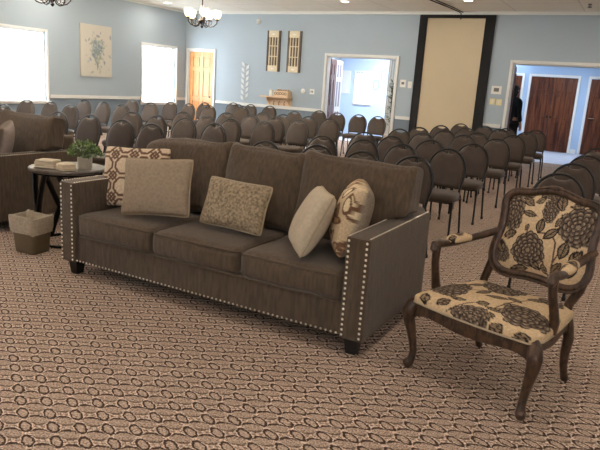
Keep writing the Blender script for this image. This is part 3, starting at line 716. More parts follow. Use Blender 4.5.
pm = pillow_mesh(.41, .385, .17, 34, 4)
place_pillow('throw_pillow', pm, 'cream', (-1.52, 2.93, .64), -.93, .45, -.02, 'plain cream pillow leaning on the printed pillow at the right arm', piping='pipe_light', dims=(.41, .385))
pm = pillow_mesh(.43, .41, .21, 80, 5, .010)
V = np.array(pm.v); rs = np.random.default_rng(11); C = np.tile(np.array(lin('#c9b291')), (len(V), 1))
for k in range(60):
    cx, cz = rs.uniform(-.23, .23), rs.uniform(-.22, .22); rr = rs.uniform(.035, .065); th = rs.uniform(0, 3.1); cc, ss = math.cos(th), math.sin(th)
    a = (V[:, 0]-cx)*cc+(V[:, 2]-cz)*ss; b = -(V[:, 0]-cx)*ss+(V[:, 2]-cz)*cc; d = (a/rr)**2+(b/(rr*.45))**2
    C = np.where(((d < 1) & (d > .45))[:, None], np.array(lin('#6d503a')), C); C = np.where((d <= .45)[:, None], np.array(lin('#a68362' if k % 2 else '#ddcaa6')), C)
C[V[:, 1] > .015] = np.array(lin('#8d8070'))
place_pillow('throw_pillow', pm, 'vcol', (-1.325, 3.04, .675), -1.12, .28, 0, 'brown and cream leaf print pillow against the right sofa arm', colors=C)
pm = pillow_mesh(.44, .42, .16, 60, 6); V = np.array(pm.v); C = lattice_colors(pm.v, .12); C[V[:, 1] < .01] *= .55; C = np.where((V[:, 1] < .01)[:, None], np.array(lin('#6f6154')), C)
place_pillow('throw_pillow', pm, 'vcol', (-4.80, 3.32, .69), -.75, .25, .1, 'grey brown pillow on the sofa at the left edge', colors=C)

# ------------------------------------------------------------------ side table and what stands on it
tb = empty('side_table', (-3.93, 3.28, 0)); tag(tb, 'round dark side table with crossed black legs between the sofas', 'side table')
MB().lathe([(.001, .590), (.275, .590), (.29, .596), (.292, .612), (.285, .62), (.001, .62)], 48, caps=False).build('tabletop', 'tablewood', tb)
MB().tube([(.25*math.cos(a), .25*math.sin(a), .581) for a in np.linspace(0, 2*PI, 40)[:-1]], .008, 6, closed=True).build('top_ring', 'blackmetal', tb)
MB().tube([(.22*math.cos(a), .22*math.sin(a), .01) for a in np.linspace(0, 2*PI, 40)[:-1]], .010, 6, closed=True).build('base_ring', 'blackmetal', tb)
for k in range(8):
    a = 2*PI*k/8; s = .95 if k % 2 else -.95
    MB().tube([((.22+.03*t)*math.cos(a+s*t), (.22+.03*t)*math.sin(a+s*t), .01+.572*t) for t in np.linspace(0, 1, 9)], .025, 6, rx=.013).build('leg', 'blackmetal', tb)
pl = empty('potted_plant', (-3.80, 3.34, .62)); tag(pl, 'small bushy green plant in a pale pot on the side table', 'plant')
MB().lathe([(.052, 0), (.056, .03), (.058, .085), (.053, .085), (.05, .07), (.001, .07)], 24).build('pot', 'pot', pl)
MB().lathe([(.001, .068), (.051, .072)], 20, caps=False).build('soil', 'soil', pl)
for nm, mt, cnt in (('foliage', 'leaf', 420), ('pale_foliage', 'leafl', 260)):
    lm = MB()
    for k in range(cnt):
        a = rng.uniform(0, 6.28); el = math.asin(rng.uniform(-.15, 1)); R = rng.uniform(.45, 1)**.5
        c0 = Vector((.135*R*math.cos(el)*math.cos(a), .115*R*math.cos(el)*math.sin(a), .110+.105*R*math.sin(el)))
        d = (c0-Vector((0, 0, .06))).normalized()+Vector(rng.normal(0, .5, 3)); d.normalize(); n = d.cross(Vector(rng.normal(0, 1, 3))).normalized(); L = rng.uniform(.014, .028); wv = L*.3
        lm.add([c0, c0+d*L*.5+n*wv, c0+d*L, c0+d*L*.5-n*wv], [(0, 1, 2, 3)])
    for k in range(40 if nm == 'foliage' else 0):
        a = rng.uniform(0, 6.28); q = Vector((.1*math.cos(a), .085*math.sin(a), rng.uniform(.1, .18))); lm.tube([(0, 0, .07), q*.5+Vector((0, 0, .05)), q], .0012, 4)
    lm.build(nm, mt, pl, smooth=0)
# folded napkins: three rumpled stacks leaning over one another
def napkin(loc, rz, w_, d_, h_, tilt, label, seed):
    r = empty('folded_napkin', loc, rz); tag(r, label, 'napkin', 'folded cream napkins on the side table')
    for k in range(4):
        z0 = k*h_/4; b = rbox(0, 0, z0+h_/8, w_*(1-.04*k), d_*(1-.03*k), h_/4*.96, .004, 8, wr=.0045, seed=seed+k); b.v = [(x+.004*math.sin(k*2.1), y, z+tilt*(x+w_/2)) for x, y, z in b.v]
        b.build('napkin_fold', 'napkin', r, smooth=60)
napkin((-3.97, 3.13, .622), .35, .17, .13, .062, .0, 'folded cream napkin pile at the left of the side table', 60)
napkin((-3.785, 3.145, .622), -.25, .14, .11, .052, .0, 'folded cream napkin pile next to the plant pot', 70)

# ------------------------------------------------------------------ waste bin
bn = empty('waste_bin', (-3.905, 2.915, 0), .10); tag(bn, 'taupe square waste bin with a linen liner folded over', 'waste bin')
def ringrect(w_, d_, z, r=.035, n=5):
    pts = []
    for (sx, sy_, a0) in ((1, 1, 0), (-1, 1, PI/2), (-1, -1, PI), (1, -1, 1.5*PI)):
        for k in range(n+1):
            a = a0+PI/2*k/n; pts.append((sx*(w_/2-r)+r*math.cos(a), sy_*(d_/2-r)+r*math.sin(a), z))
    return pts
def loft(rings, cap0=True, cap1=False):
    m = MB(); n = len(rings[0]); vs = [p for r in rings for p in r]; fs = [(i*n+k, i*n+(k+1) % n, (i+1)*n+(k+1) % n, (i+1)*n+k) for i in range(len(rings)-1) for k in range(n)]
    if cap0: fs.append(tuple(range(n))[::-1])
    if cap1: fs.append(tuple((len(rings)-1)*n+k for k in range(n)))
    return m.add(vs, fs)
loft([ringrect(.20, .165, .003), ringrect(.205, .17, .01), ringrect(.245, .205, .265), ringrect(.238, .198, .265), ringrect(.20, .16, .02)], True, True).build('bin_body', 'binbody', bn)
def wav(pts, amp, zamp, ph):
    out = []
    for k, (x, y, z) in enumerate(pts):
        a = k/len(pts)*2*PI; q = 1+amp*math.sin(5*a+ph)+amp*.6*math.sin(11*a+2*ph); out.append((x*q, y*q, z+zamp*math.sin(3*a+ph)+zamp*.5*math.sin(8*a)))
    return out
R_ = [wav(ringrect(.252, .210, .155, .045, 9), .012, .006, 1), wav(ringrect(.262, .22, .2, .045, 9), .02, .004, 2), wav(ringrect(.268, .225, .26, .045, 9), .012, .006, 1.3),
      wav(ringrect(.268, .225, .285, .045, 9), .01, .008, .5), wav(ringrect(.245, .20, .285, .04, 9), .015, .008, .5), wav(ringrect(.21, .17, .23, .04, 9), .03, .006, .9), wav(ringrect(.17, .13, .08, .03, 9), .03, .004, 1)]
loft(R_, False, True).build('liner', 'liner', bn, smooth=70)

# ------------------------------------------------------------------ floral armchair
ac = empty('armchair', (-.538, 2.714, 0), -.32); tag(ac, 'carved wooden open armchair with brown and cream floral upholstery', 'armchair')
PALE, DK, MID = np.array(lin('#ccb28e')), np.array(lin('#2c241e')), np.array(lin('#6a5a4d'))
def flower(C, X, Y, cx, cy, rx, ry, seed=0, petals=13):
    """dahlia like bloom: rings of scalloped petals with dark outlines"""
    dx, dy = (X-cx)/rx, (Y-cy)/ry; a = np.arctan2(dy, dx); r = np.sqrt(dx*dx+dy*dy)*(1+.05*np.sin(3*a+seed)+.04*np.sin(7*a+2*seed))
    m = np.zeros(len(X), bool); col = np.tile(MID, (len(X), 1)); K = 5; inner = np.zeros(len(X))
    for k in range(K, 0, -1):
        nk = 5+int(petals*.75*k/K); sn = np.abs(np.sin(nk*a/2+seed*1.3+k*1.1)); Rk = (k-.38+.42*sn**.7)/K
        ins = r < Rk
        if k == K: m = ins
        t = np.clip((r*K-(k-1.1))/1.0, 0, 1)
        tone = MID*(.75 if (k+seed) % 2 else 1.0)
        pet = tone[None, :]*(1-t[:, None]*.0)+t[:, None]**2*np.array(lin('#6b5c50'))*.5
        col = np.where(ins[:, None], pet, col)
        edge = ins & ((Rk-r < .055) | (sn < .22))
        hi = ins & (sn > .8) & (Rk-r > .08) & (Rk-r < .13); col = np.where(hi[:, None], np.array(lin('#a3927c')), col)
        col = np.where(edge[:, None], DK, col)
    col = np.where((r < .10)[:, None], np.array(lin('#8c7a66')), col)
    return np.where(m[:, None], col, C)
def leafp(C, X, Y, cx, cy, L, wd, th):
    c, s = math.cos(th), math.sin(th); a = ((X-cx)*c+(Y-cy)*s)/L; b = (-(X-cx)*s+(Y-cy)*c)/wd
    ln = np.clip(1-a*a, 0, 1); m = (np.abs(a) < 1) & (np.abs(b) < ln)
    rim = m & ((np.abs(b) > ln-.3) | (np.abs(b) < .1) | (np.abs((a*6+np.abs(b)*2) % 1) < .22))
    C = np.where(m[:, None], np.array(lin('#8a765f')), C); return np.where(rim[:, None], DK, C)
def stemp(C, X, Y, P, wd=.004):
    for (p, q) in zip(P[:-1], P[1:]):
        p, q = np.array(p), np.array(q); d = q-p; t = np.clip(((X-p[0])*d[0]+(Y-p[1])*d[1])/(d@d), 0, 1)
        m = np.hypot(X-p[0]-t*d[0], Y-p[1]-t*d[1]) < wd; C = np.where(m[:, None], np.array(lin('#5c463a')), C)
    return C
def yb(z): return .36+.22*z
# back outline (x, z); centre line x=.03
HS = .265/.238
half = [(x_*HS, z_) for x_, z_ in [(0, .485), (.06, .482), (.12, .470), (.175, .475), (.222, .51), (.246, .57), (.240, .64), (.226, .73), (.236, .81), (.242, .865), (.218, .908), (.175, .930), (.115, .932), (.055, .954), (0, .962)]]
def smooth_closed(P, it=2):
    for _ in range(it):
        P = [q for a, b in zip(P, P[1:]+P[:1]) for q in ((a[0]*.75+b[0]*.25, a[1]*.75+b[1]*.25), (a[0]*.25+b[0]*.75, a[1]*.25+b[1]*.75))]
    return P
BO = smooth_closed(half+[(-x, z) for x, z in half[-2:0:-1]])
BC = (.0, .715); BX = .058
def scaled(P, inset):
    out = []
    for i, (x, z) in enumerate(P):
        a, b = P[i-1], P[(i+1) % len(P)]; t = Vector((b[0]-a[0], b[1]-a[1])).normalized(); out.append((x-t.y*inset, z+t.x*inset))
    return out
mid = scaled(BO, .022)
fm = MB().tube([(x+BX, yb(z), z) for x, z in mid], .023, 10, closed=True, rx=.020, upv=(0, 1, -.22))
bead = scaled(BO, .006)
fm.tube([(x+BX, yb(z)-.018, z) for x, z in bead], .007, 6, closed=True)
bf = fm.build('back_frame', 'walnut', ac)
cr = MB().ball((BX, yb(.955)-.016, .952), .022, 10, 6, (2.2, .5, .7)); cr.ball((BX-.05, yb(.955)-.014, .948), .014, 8, 5, (2, .5, .7)); cr.ball((BX+.05, yb(.955)-.014, .948), .014, 8, 5, (2, .5, .7))
cr.build('carved_crest', 'walnut', bf)
inn = scaled(BO, .036)
# upholstered back panel: polar grid from the centre out to the inner outline
N = len(inn); K = 70; vs = [(0, 0, 0)]*0; vv = []; fs = []
INN = np.array(inn); 
# densify outline
t_ = np.linspace(0, N, 260, endpoint=False); dens = np.stack([np.interp(t_, np.arange(N+1), np.append(INN[:, i], INN[0, i])) for i in (0, 1)], 1); N = len(dens)
for k in range(K+1):
    s = k/K
    for (x, z) in dens:
        xx, zz = BC[0]+(x-BC[0])*max(s, .002), BC[1]+(z-BC[1])*max(s, .002)
        puff = .034*(1-s**3.2); vv.append((xx+BX, yb(zz)-.004-puff, zz))
for k in range(K):
    for i in range(N): fs.append((k*N+i, k*N+(i+1) % N, (k+1)*N+(i+1) % N, (k+1)*N+i))
pb = MB().add(vv, fs); V = np.array(vv); X, Y = V[:, 0], V[:, 2]; C = np.tile(PALE, (len(V), 1))
for st in ([(.137, .52), (.137, .62), (.13, .70), (.10, .74), (.15, .80)], [(.137, .60), (.18, .72), (.2, .78)], [(.137, .52), (.1, .56), (.09, .60)], [(.03, .73), (.10, .74)], [(-.1, .80), (-.04, .82), (.0, .81)], [(-.02, .70), (-.03, .75)]): C = stemp(C, X, Y, st)
for f in ((.002, .635, .088, .090, 0), (-.133, .800, .070, .098, 1), (.215, .793, .092, .098, 2), (.066, .848, .042, .062, 3), (.045, .925, .075, .028, 4), (-.14, .585, .05, .05, 6)): C = flower(C, X, Y, *f[:4], seed=f[4])
for l in ((-.035, .813, .042, .016, -.1), (.036, .766, .040, .024, 1.5), (.096, .738, .048, .022, .75), (-.118, .690, .045, .022, .5), (.106, .89, .042, .026, 1.9), (.19, .891, .045, .018, .3), (.175, .673, .048, .028, 1.4), (.235, .655, .04, .025, .9), (-.155, .62, .045, .03, 2.4), (-.06, .90, .03, .016, .8), (-.03, .745, .02, .012, 1.3), (.22, .57, .045, .024, .5), (.1, .56, .03, .015, 2.2), (-.06, .87, .04, .02, -.5), (.0, .885, .03, .016, .6), (-.03, .53, .05, .022, .3), (.05, .57, .04, .02, -.6), (.16, .58, .04, .022, 1.0), (-.2, .70, .03, .02, 1.4), (.25, .90, .03, .02, -.8), (.12, .80, .03, .014, 1.2)): C = leafp(C, X, Y, *l)
pb.build('back_cushion', 'floral', ac, colors=C, smooth=70)
MB().add([(x+BX, yb(z)+.012, z) for x, z in inn], [tuple(range(len(inn)))]).build('back_lining', 'linen', ac, smooth=0)
# seat
def seat_outline(o=0, n=14):
    P = []
    fw_, rw, yf, yr = .335+o, .270+o, -.025-o, .49+o
    for k in range(n+1): t = k/n*2-1; P.append((t*fw_*.93, yf-.022*(1-t*t)+.0))
    for k in range(1, n): t = k/n; P.append((fw_+(rw-fw_)*t+.012*math.sin(t*PI), yf+.03+(yr-yf-.05)*t))
    for k in range(n+1): t = 1-k/n*2; P.append((t*rw*.95+.015, yr))
    for k in range(1, n): t = 1-k/n; P.append((-(fw_+(rw-fw_)*t+.012*math.sin(t*PI))+.012*(1-t), yf+.03+(yr-yf-.05)*t))
    return smooth_closed(P, 1)
so = seat_outline(0); O_ = np.array(so); t_ = np.linspace(0, len(O_), 300, endpoint=False)
dens = np.stack([np.interp(t_, np.arange(len(O_)+1), np.append(O_[:, i], O_[0, i])) for i in (0, 1)], 1); N = len(dens); K = 70; vv = []; fs = []
for k in range(K+1+6):
    if k <= K: s = max(k/K, .002); zz = .388+.052*(1-s**3.5)**.8
    else: s = 1+.006*math.sin((k-K)/6*PI); zz = .388-.03*(k-K)/6
    for (x, y) in dens: vv.append((x*s, .23+(y-.23)*s, zz))
for k in range(K+6):
    for i in range(N): fs.append((k*N+i, k*N+(i+1) % N, (k+1)*N+(i+1) % N, (k+1)*N+i))
sb = MB().add(vv, fs); V = np.array(vv); X, Y = V[:, 0], V[:, 1]-np.clip(.44-V[:, 2], 0, .1)*np.where(V[:, 1] < .05, .9, 0); C = np.tile(PALE, (len(V), 1))
for st in ([(.0, -.1), (.05, .0), (.08, .06), (.14, .1)], [(.08, .06), (.1, .2), (.16, .38)], [(-.2, .1), (-.1, .2), (-.02, .3)], [(-.1, -.1), (-.05, 0), (.0, .07)]): C = stemp(C, X, Y, st)
for f in ((-.200, .130, .095, .125, 0), (.020, -.080, .098, .095, 1), (-.030, .345, .115, .10, 2), (.215, .090, .115, .12, 3), (.19, .40, .06, .06, 2), (-.27, .36, .05, .07, 1), (.25, -.16, .06, .04, 2)): C = flower(C, X, Y, *f[:4], seed=f[4])
for l in ((-.245, -.06, .045, .03, 1.9), (-.145, -.045, .045, .032, 1.0), (.15, -.10, .05, .033, 1.2), (.27, -.09, .045, .03, .5), (.015, .065, .035, .03, .6), (.085, .04, .055, .02, -.1), (.02, .19, .06, .022, .4), (.09, .23, .045, .02, -.2), (.15, .33, .05, .022, .8), (-.15, .29, .05, .025, .9), (-.06, -.15, .035, .02, .5), (.28, .25, .04, .025, 1.4), (-.3, .03, .035, .02, 1), (-.10, .03, .045, .024, .2), (-.06, .20, .05, .022, 1.2), (.10, -.02, .03, .018, 2.2), (-.14, .40, .04, .022, .4), (.08, .42, .04, .02, 1.0), (.10, .14, .03, .018, 1.9), (-.27, .23, .03, .018, .6)): C = leafp(C, X, Y, *l)
sc_ = sb.build('seat_cushion', 'floral', ac, colors=C, smooth=70)
MB().tube([(x*1.006, .23+(y-.23)*1.006, .360) for x, y in so], .005, 6, closed=True).build('piping', 'pipe_light', sc_)
# apron: shaped rail under the seat
rails = MB(); n = 24
def rail(P0, P1, bow=0, drop=.026, th=.018):
    P0, P1 = Vector(P0), Vector(P1); d = (P1-P0); nrm = Vector((d.y, -d.x)).normalized(); vs = []
    for k in range(n+1):
        t = k/n; q = P0+d*t+nrm*bow*4*t*(1-t); zb = .288-drop*(math.cos(2*PI*t)*-.5+.5)+.018*math.exp(-((t-.5)/.12)**2)*0+ (.022*(1-abs(2*t-1))**.5 if 0 else 0)
        edge = min(t, 1-t); zb -= .045*math.exp(-edge/.07); zb += .02
        for o, z in ((0, .358), (0, zb), (-th, zb), (-th, .358)): vs.append((q.x+nrm.x*o, q.y+nrm.y*o, z))
    rails.add(vs, [(k*4+a, k*4+(a+1) % 4, (k+1)*4+(a+1) % 4, (k+1)*4+a) for k in range(n) for a in range(4)]+[(0, 1, 2, 3), (n*4+3, n*4+2, n*4+1, n*4)])
rail((-.315, -.012), (.315, -.012), .022); rail((.322, .0), (.262, .475), .008); rail((.25, .480), (-.225, .480), 0, .01); rail((-.235, .475), (-.322, .0), .008)
rails.build('seat_rail', 'walnut', ac, bevel=.004)
def leg(P, R): return MB().tube(P, R, 12)
for sx in (-1, 1):
    P = [(sx*.305, .012, .362), (sx*.325, -.004, .335), (sx*.336, -.014, .30), (sx*.333, -.012, .255), (sx*.322, -.002, .20), (sx*.310, .006, .14), (sx*.302, .010, .085), (sx*.302, .004, .05), (sx*.308, -.006, .025), (sx*.312, -.012, .008), (sx*.31, -.01, .0)]
    l = leg(P, [.026, .033, .034, .030, .025, .021, .0185, .019, .024, .022, .014]); l.ball((sx*.314, -.018, .026), .021, 10, 6, (1, .8, .9))
    lo = l.build('leg', 'walnut', ac); MB().ball((sx*.342, -.036, .305), .018, 8, 5, (.9, .5, 1.3)).build('carved_knee', 'walnut', lo)
for x0, x1 in ((-.225, -.228), (.25, .262)):
    P = [(x0, .470, .36), (x0*1.02, .490, .30), (x0*1.05, .500, .24), (x0*1.04, .492, .17), (x1*1.0, .494, .10), (x1, .515, .05), (x1, .535, .015), (x1, .54, 0)]
    leg(P, [.026, .027, .026, .023, .019, .018, .020, .016]).build('leg', 'walnut', ac)
# back posts join the seat to the back frame
for sx in (-1, 1):
    MB().tube([(.01+sx*.232, .475, .33), (.015+sx*.232, .470, .42), (.045+sx*.240, .473, .50), (BX+sx*.245, yb(.58), .58)], [.024, .022, .022, .018], 10).build('back_post', 'walnut', ac)
# arms with padded tops and scrolled hands
for sx in (-1, 1):
    bx_ = BX+sx*.25
    P = [(bx_, yb(.69), .69), ((bx_+sx*.285)/2, .44, .665), (sx*.285, .36, .640), (sx*.300, .27, .630), (sx*.306, .19, .632), (sx*.306, .135, .640), (sx*.306, .105, .636), (sx*.305, .095, .615), (sx*.304, .108, .60)]
    a_ = MB().tube(P, [.020, .020, .019, .019, .020, .023, .024, .022, .014], 10)
    Q = [(sx*.305, .125, .625), (sx*.305, .118, .59), (sx*.309, .125, .54), (sx*.315, .150, .47), (sx*.318, .165, .42), (sx*.308, .170, .37), (sx*.302, .17, .335)]
    a_.tube(Q, [.018, .020, .020, .021, .023, .026, .022], 10)
    ao = a_.build('arm', 'walnut', ac)
    n_, m_ = 60, 26; vs = []; fs = []
    for k in range(n_+1):
        t = k/n_; y = .385-.185*t; e = (max(0, 1-(2*t-1)**4))**.5
        xx = sx*(.280+.022*min(1, t*1.3)); z0 = .640-.004*t
        for j in range(m_): an = 2*PI*j/m_; vs.append((xx+math.cos(an)*.030*e, y, z0+.004+max(-.012, math.sin(an)*.030*e)+.004*e))
    fs = [(k*m_+j, k*m_+(j+1) % m_, (k+1)*m_+(j+1) % m_, (k+1)*m_+j) for k in range(n_) for j in range(m_)]
    pd = MB().add(vs, fs); V = np.array(vs); X, Y = V[:, 0], V[:, 1]; C = np.tile(PALE, (len(V), 1))
    C = flower(C, X, Y, sx*.30, .29, .026, .034, 1); C = leafp(C, X, Y, sx*.29, .225, .026, .014, 1.2); C = leafp(C, X, Y, sx*.285, .35, .022, .012, .6)
    pd.build('arm_pad', 'floral', ao, colors=C, smooth=80)

# ------------------------------------------------------------------ banquet chairs
ZT = .86
def half_w(z):
    if z > .63: return .19*math.sqrt(max(0, 1-((z-.63)/(ZT-.012-.63))**2.15))
    return .19-.022*((.63-z)/.15)**1.5 if z > .48 else .168
def yl(z): return -.105*max(0, (ZT-z)/.41)
def crown(inset=0, z0=.49, n=22):
    zs = [z0+(ZT-.012-z0)*math.sin(PI/2*k/n) for k in range(n+1)]
    L_ = [(-half_w(z), z) for z in zs]; R_ = [(half_w(z), z) for z in zs[::-1][1:]]
    return L_+R_
def make_chair():
    r = empty('banquet_chair', (0, 0, 0))
    path = crown(z0=.44, n=20)
    pts = [(-.178, -.085, .40)]+[(x, yl(z), z) for x, z in path]+[(.178, -.085, .40)]
    MB().tube(pts, .0115, 8).build('back_frame', 'chairmetal', r)
    # padded back, its top dipped to leave the hand slot
    P = []
    for x, z in crown(z0=.485, n=20):
        k = .94; zz = z-.009; dip = .036*math.exp(-(x/.06)**4) if z > .75 else 0
        P.append((x*k, zz-dip))
    P.append((.10, .480)); P.append((-.10, .480))
    rings = []
    m = MB(); nP = len(P); vs = []
    lay = [(-.030, .70, .0), (-.026, .90, 0), (-.012, 1.0, 0), (.004, 1.0, 0), (.012, .93, 0), (.013, .6, 0)]
    for (dy, s, _) in lay:
        for (x, z) in P: zc = .65; xx = x*s; zz = zc+(z-zc)*(1-(1-s)*.8); vs.append((xx, yl(zz)+dy, zz))
    fs = [(k*nP+i, k*nP+(i+1) % nP, (k+1)*nP+(i+1) % nP, (k+1)*nP+i) for k in range(len(lay)-1) for i in range(nP)]+[tuple(range(nP))[::-1], tuple((len(lay)-1)*nP+i for i in range(nP))]
    m.add(vs, fs).build('backrest', 'chairfab', r, smooth=60)
    # seat with rounded front
    so = []
    for k in range(17):
        a = PI+PI*k/16; so.append((.20*np.sign(math.cos(a))*abs(math.cos(a))**.45, -.33+.16*np.sign(math.sin(a))*abs(math.sin(a))**.75))
    so += [(.185, -.15), (.16, -.105), (-.16, -.105), (-.185, -.15)]
    nS = len(so); vs = []
    lay = [(.92, .385), (1.0, .395), (1.02, .42), (1.0, .445), (.90, .460), (.6, .468), (.1, .47)]
    for s, z in lay: vs += [(x*s, -.29+(y+.29)*s, z) for x, y in so]
    fs = [(k*nS+i, k*nS+(i+1) % nS, (k+1)*nS+(i+1) % nS, (k+1)*nS+i) for k in range(len(lay)-1) for i in range(nS)]+[tuple(range(nS))[::-1], tuple((len(lay)-1)*nS+i for i in range(nS))]
    MB().add(vs, fs).build('seat', 'chairfab', r, smooth=60)
    MB().tube([(-.178, -.085, .385), (-.178, -.42, .385)], .010, 6).tube([(.178, -.085, .385), (.178, -.42, .385)], .010, 6).tube([(-.178, -.42, .378), (.178, -.42, .378)], .010, 6).tube([(-.178, -.09, .378), (.178, -.09, .378)], .010, 6).box(-.184, -.166, -.40, -.32, .31, .385).box(.166, .184, -.40, -.32, .31, .385).build('seat_frame', 'chairmetal', r)
    for sx in (-1, 1):
        l = MB().tube([(sx*.178, -.085, .40), (sx*.185, -.07, .30), (sx*.192, -.01, .02)], .0105, 8).build('leg', 'chairmetal', r)
        MB().lathe([(.014, 0), (.015, .02), (.012, .03)], 8, (sx*.1925, -.006, 0)).build('glide', 'glide', l)
        l = MB().tube([(sx*.178, -.395, .385), (sx*.183, -.405, .25), (sx*.190, -.425, .02)], .0105, 8).build('leg', 'chairmetal', r)
        MB().lathe([(.014, 0), (.015, .02), (.012, .03)], 8, (sx*.1905, -.427, 0)).build('glide', 'glide', l)
    return r
# places as (x, y) of each backrest top
LEFT = {  # row -> chairs left to right
 'first': [(-7.72, 5.40), (-6.36, 5.20), (-5.89, 5.29), (-5.21, 5.15), (-4.70, 5.09)],
 'second': [(-8.80, 6.58), (-8.34, 6.68), (-7.71, 6.54), (-6.32, 6.44), (-5.68, 6.24), (-5.22, 6.28), (-4.52, 6.00)],
 'third': [(-9.00, 7.94), (-8.43, 7.87), (-7.87, 7.77), (-6.19, 7.39), (-5.53, 7.13), (-4.99, 6.99), (-4.54, 7.15)],
 'fourth': [(-8.32, 8.96), (-6.00, 8.27), (-5.53, 8.30), (-5.03, 8.23), (-4.55, 8.15)],
 'fifth': [(-9.28, 9.44), (-8.63, 9.89), (-8.17, 9.92), (-7.68, 9.95), (-5.95, 9.32), (-5.48, 9.23), (-5.03, 9.35), (-4.55, 9.22)],
 'sixth': [(-8.53, 10.9), (-7.43, 10.77), (-6.07, 10.66)],
 'last': [(-8.64, 12.15), (-8.10, 12.10), (-7.60, 12.15), (-6.19, 11.96), (-5.62, 11.71), (-5.14, 11.74), (-4.69, 11.70)],
}
EXTRA = (-8.05, 11.5)
MX = (-2.98, -2.53, -2.08, -1.61)
MY = {'first': (4.71, 4.91, 4.83, 4.91), 'second': (5.90, 5.99, 5.95, 5.99), 'third': (7.04, 6.84, 6.90, 7.01), 'fourth': (8.33, 7.99, 8.42, 8.32),
      'fifth': (9.20, 9.07, 9.24, 9.48), 'sixth': (10.39, 10.32, 10.87, 10.70), 'last': (11.70, 11.69, 11.45, 11.69)}
MO = {'first': (-2.96, -2.52, -2.04, -1.60)}
proto = make_chair(); used = [False]
def chair(x, y, rz, label, group):
    if not used[0]: o = proto; used[0] = True
    else: o = dup(proto)
    o.location = (x, y, 0); o.rotation_euler = (0, 0, rz); tag(o, label, 'chair', group); return o
ORD = ['leftmost', 'second from left', 'third from left', 'fourth from left', 'fifth from left', 'sixth from left', 'seventh from left', 'rightmost']
ROWP = {'first': 'the row just behind the sofas', 'second': 'the second row back', 'third': 'the third row back', 'fourth': 'the fourth row back', 'fifth': 'the fifth row back', 'sixth': 'the sixth row back', 'last': 'the row nearest the far wall'}
rc = random.Random(5)
for row, lst in LEFT.items():
    for i, (x, y) in enumerate(lst):
        od = ORD[i] if i < len(lst)-1 else 'rightmost'
        chair(x, y, rc.uniform(-.04, .10), 'round backed chair, %s in %s, window side' % (od, ROWP[row]), 'banquet chairs in the window side block')
chair(EXTRA[0], EXTRA[1], .05, 'round backed chair standing alone between the last two rows near the oak door', 'banquet chairs in the window side block')
MID_ORD = ['leftmost', 'second from left', 'third from left', 'rightmost']
for row in MY:
    for i in range(4):
        chair(MO.get(row, MX)[i], MY[row][i], rc.uniform(-.05, .05), 'round backed chair, %s in %s, centre block' % (MID_ORD[i], ROWP[row]), 'banquet chairs in the centre block')
for (x, y), lb in (((-.45, 4.92), 'round backed chair directly behind the floral armchair, nearest of that column'), ((-.44, 5.88), 'round backed chair, second behind the floral armchair in the right column'),
                   ((-.41, 6.99), 'round backed chair, third behind the floral armchair in the right column'), ((-.38, 8.3), 'round backed chair, farthest in the column behind the floral armchair')):
    chair(x, y, rc.uniform(-.03, .03), lb, 'banquet chairs right of the aisle')

# ------------------------------------------------------------------ person in the hallway
def skin_mesh(name, joints, edges, mat, parent=None, sub=2, root=0):
    me = bpy.data.meshes.new(name); me.from_pydata([j[:3] for j in joints], edges, []); o = bpy.data.objects.new(name, me); COL.objects.link(o)
    if parent: o.parent = parent
    md = o.modifiers.new('skin', 'SKIN')
    for i, j in enumerate(joints):
        v = me.skin_vertices[0].data[i]; v.radius = (j[3], j[4] if len(j) > 4 else j[3]); v.use_root = (i == root)
    md.use_smooth_shade = True
    s = o.modifiers.new('sub', 'SUBSURF'); s.levels = s.render_levels = sub
    me.materials.append(MT[mat]); return o
pj = [(0, 0, .92, .13, .10), (0, 0, 1.08, .12, .09), (0, 0, 1.26, .14, .10), (0, 0, 1.38, .12, .08), (0, 0, 1.45, .05), (0, -.01, 1.52, .055), (0, -.02, 1.60, .078, .09), (0, -.01, 1.67, .055, .065),
      (.09, 0, .86, .085), (.10, 0, .48, .056), (.10, .02, .09, .038), (.10, -.13, .04, .035),
      (-.09, 0, .86, .085), (-.10, -.03, .48, .056), (-.10, .0, .09, .038), (-.10, -.15, .04, .035),
      (.18, 0, 1.36, .055), (.22, .02, 1.10, .04), (.21, -.07, .88, .028), (.205, -.09, .82, .03, .018),
      (-.18, 0, 1.36, .055), (-.22, .02, 1.10, .04), (-.21, -.07, .88, .028), (-.205, -.09, .82, .03, .018)]
pe = [(0, 1), (1, 2), (2, 3), (3, 4), (4, 5), (5, 6), (6, 7), (0, 8), (8, 9), (9, 10), (10, 11), (0, 12), (12, 13), (13, 14), (14, 15), (3, 16), (16, 17), (17, 18), (18, 19), (3, 20), (20, 21), (21, 22), (22, 23)]
for s, w0 in ((1, 19), (-1, 23)):
    bxx = s*.205
    for k, (oy, L_) in enumerate(((-.03, .07), (-.01, .08), (.01, .075), (.028, .06))):
        i = len(pj); pj.append((bxx, -.09+oy, .79, .009)); pj.append((bxx-s*.008, -.095+oy, .79-L_*.55, .0085)); pj.append((bxx-s*.02, -.095+oy, .79-L_, .007)); pe += [(w0, i), (i, i+1), (i+1, i+2)]
    i = len(pj); pj.append((bxx-s*.01, -.125, .815, .010)); pj.append((bxx-s*.02, -.14, .78, .008)); pe += [(w0, i), (i, i+1)]
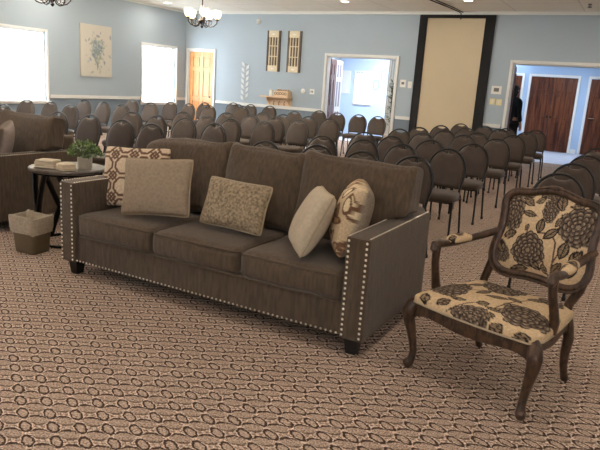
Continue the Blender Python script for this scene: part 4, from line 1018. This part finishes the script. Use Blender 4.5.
body = skin_mesh('person', pj, pe, 'skin'); body.location = (-2.52, 14.25, 0.0); body.rotation_euler = (0, 0, 2.5); body.scale = (.97,)*3
tag(body, 'person dressed in black standing in the hallway by the left jamb', 'person')
G = .016
top = [(j[0], j[1], j[2], j[3]+G, (j[4] if len(j) > 4 else j[3])+G) for j in [pj[0], pj[1], pj[2], pj[3], (0, 0, 1.49, .066), pj[16], pj[17], (.212, -.06, .91, .034), pj[20], pj[21], (-.212, -.06, .91, .034), (0, 0, .80, .15, .115)]]
skin_mesh('jacket', top, [(0, 1), (1, 2), (2, 3), (3, 4), (3, 5), (5, 6), (6, 7), (3, 8), (8, 9), (9, 10), (0, 11)], 'clothblack', body)
tr_ = [(j[0], j[1], j[2], j[3]+.014, (j[4] if len(j) > 4 else j[3])+.014) for j in [pj[0], pj[8], pj[9], (.10, .015, .12, .046), pj[12], pj[13], (-.10, 0, .12, .046)]]
skin_mesh('trousers', tr_, [(0, 1), (1, 2), (2, 3), (0, 4), (4, 5), (5, 6)], 'clothblack', body)
for s in (-1, 1): rbox(s*.10, -.06 - (0.02 if s < 0 else 0), .04, .10, .27, .085, .035, 8).build('shoe', 'blackwood', body)
hb = MB()
for (x, y, z) in MB().ball((0, 0, 0), 1, 18, 12).v: pass
b0 = MB().ball((0, 0, 0), 1, 18, 12); b0.v = [(x*.094, .012+y*.108, 1.628+z*.105-(.07 if (y > 0 and z < 0) else 0)) for x, y, z in b0.v]
b0.f = [f for f in b0.f if not (np.mean([b0.v[i][1] for i in f]) < -.045 and np.mean([b0.v[i][2] for i in f]) < 1.66)]
b0.build('hair', 'hair', body)
fc = MB().ball((0, -.112, 1.595), .016, 8, 5, (.8, 1, 1.4)); fc.build('nose', 'skin', body)
for s in (-1, 1):
    MB().ball((s*.032, -.098, 1.622), .011, 8, 5, (1.2, .6, .8)).build('eye', 'plate', body); MB().ball((s*.09, .0, 1.61), .022, 8, 5, (.35, .7, 1.2)).build('ear', 'skin', body)
MB().ball((0, -.10, 1.558), .02, 8, 5, (1.2, .4, .35)).build('mouth', new_mat('lips', '#8d5248', .5), body)
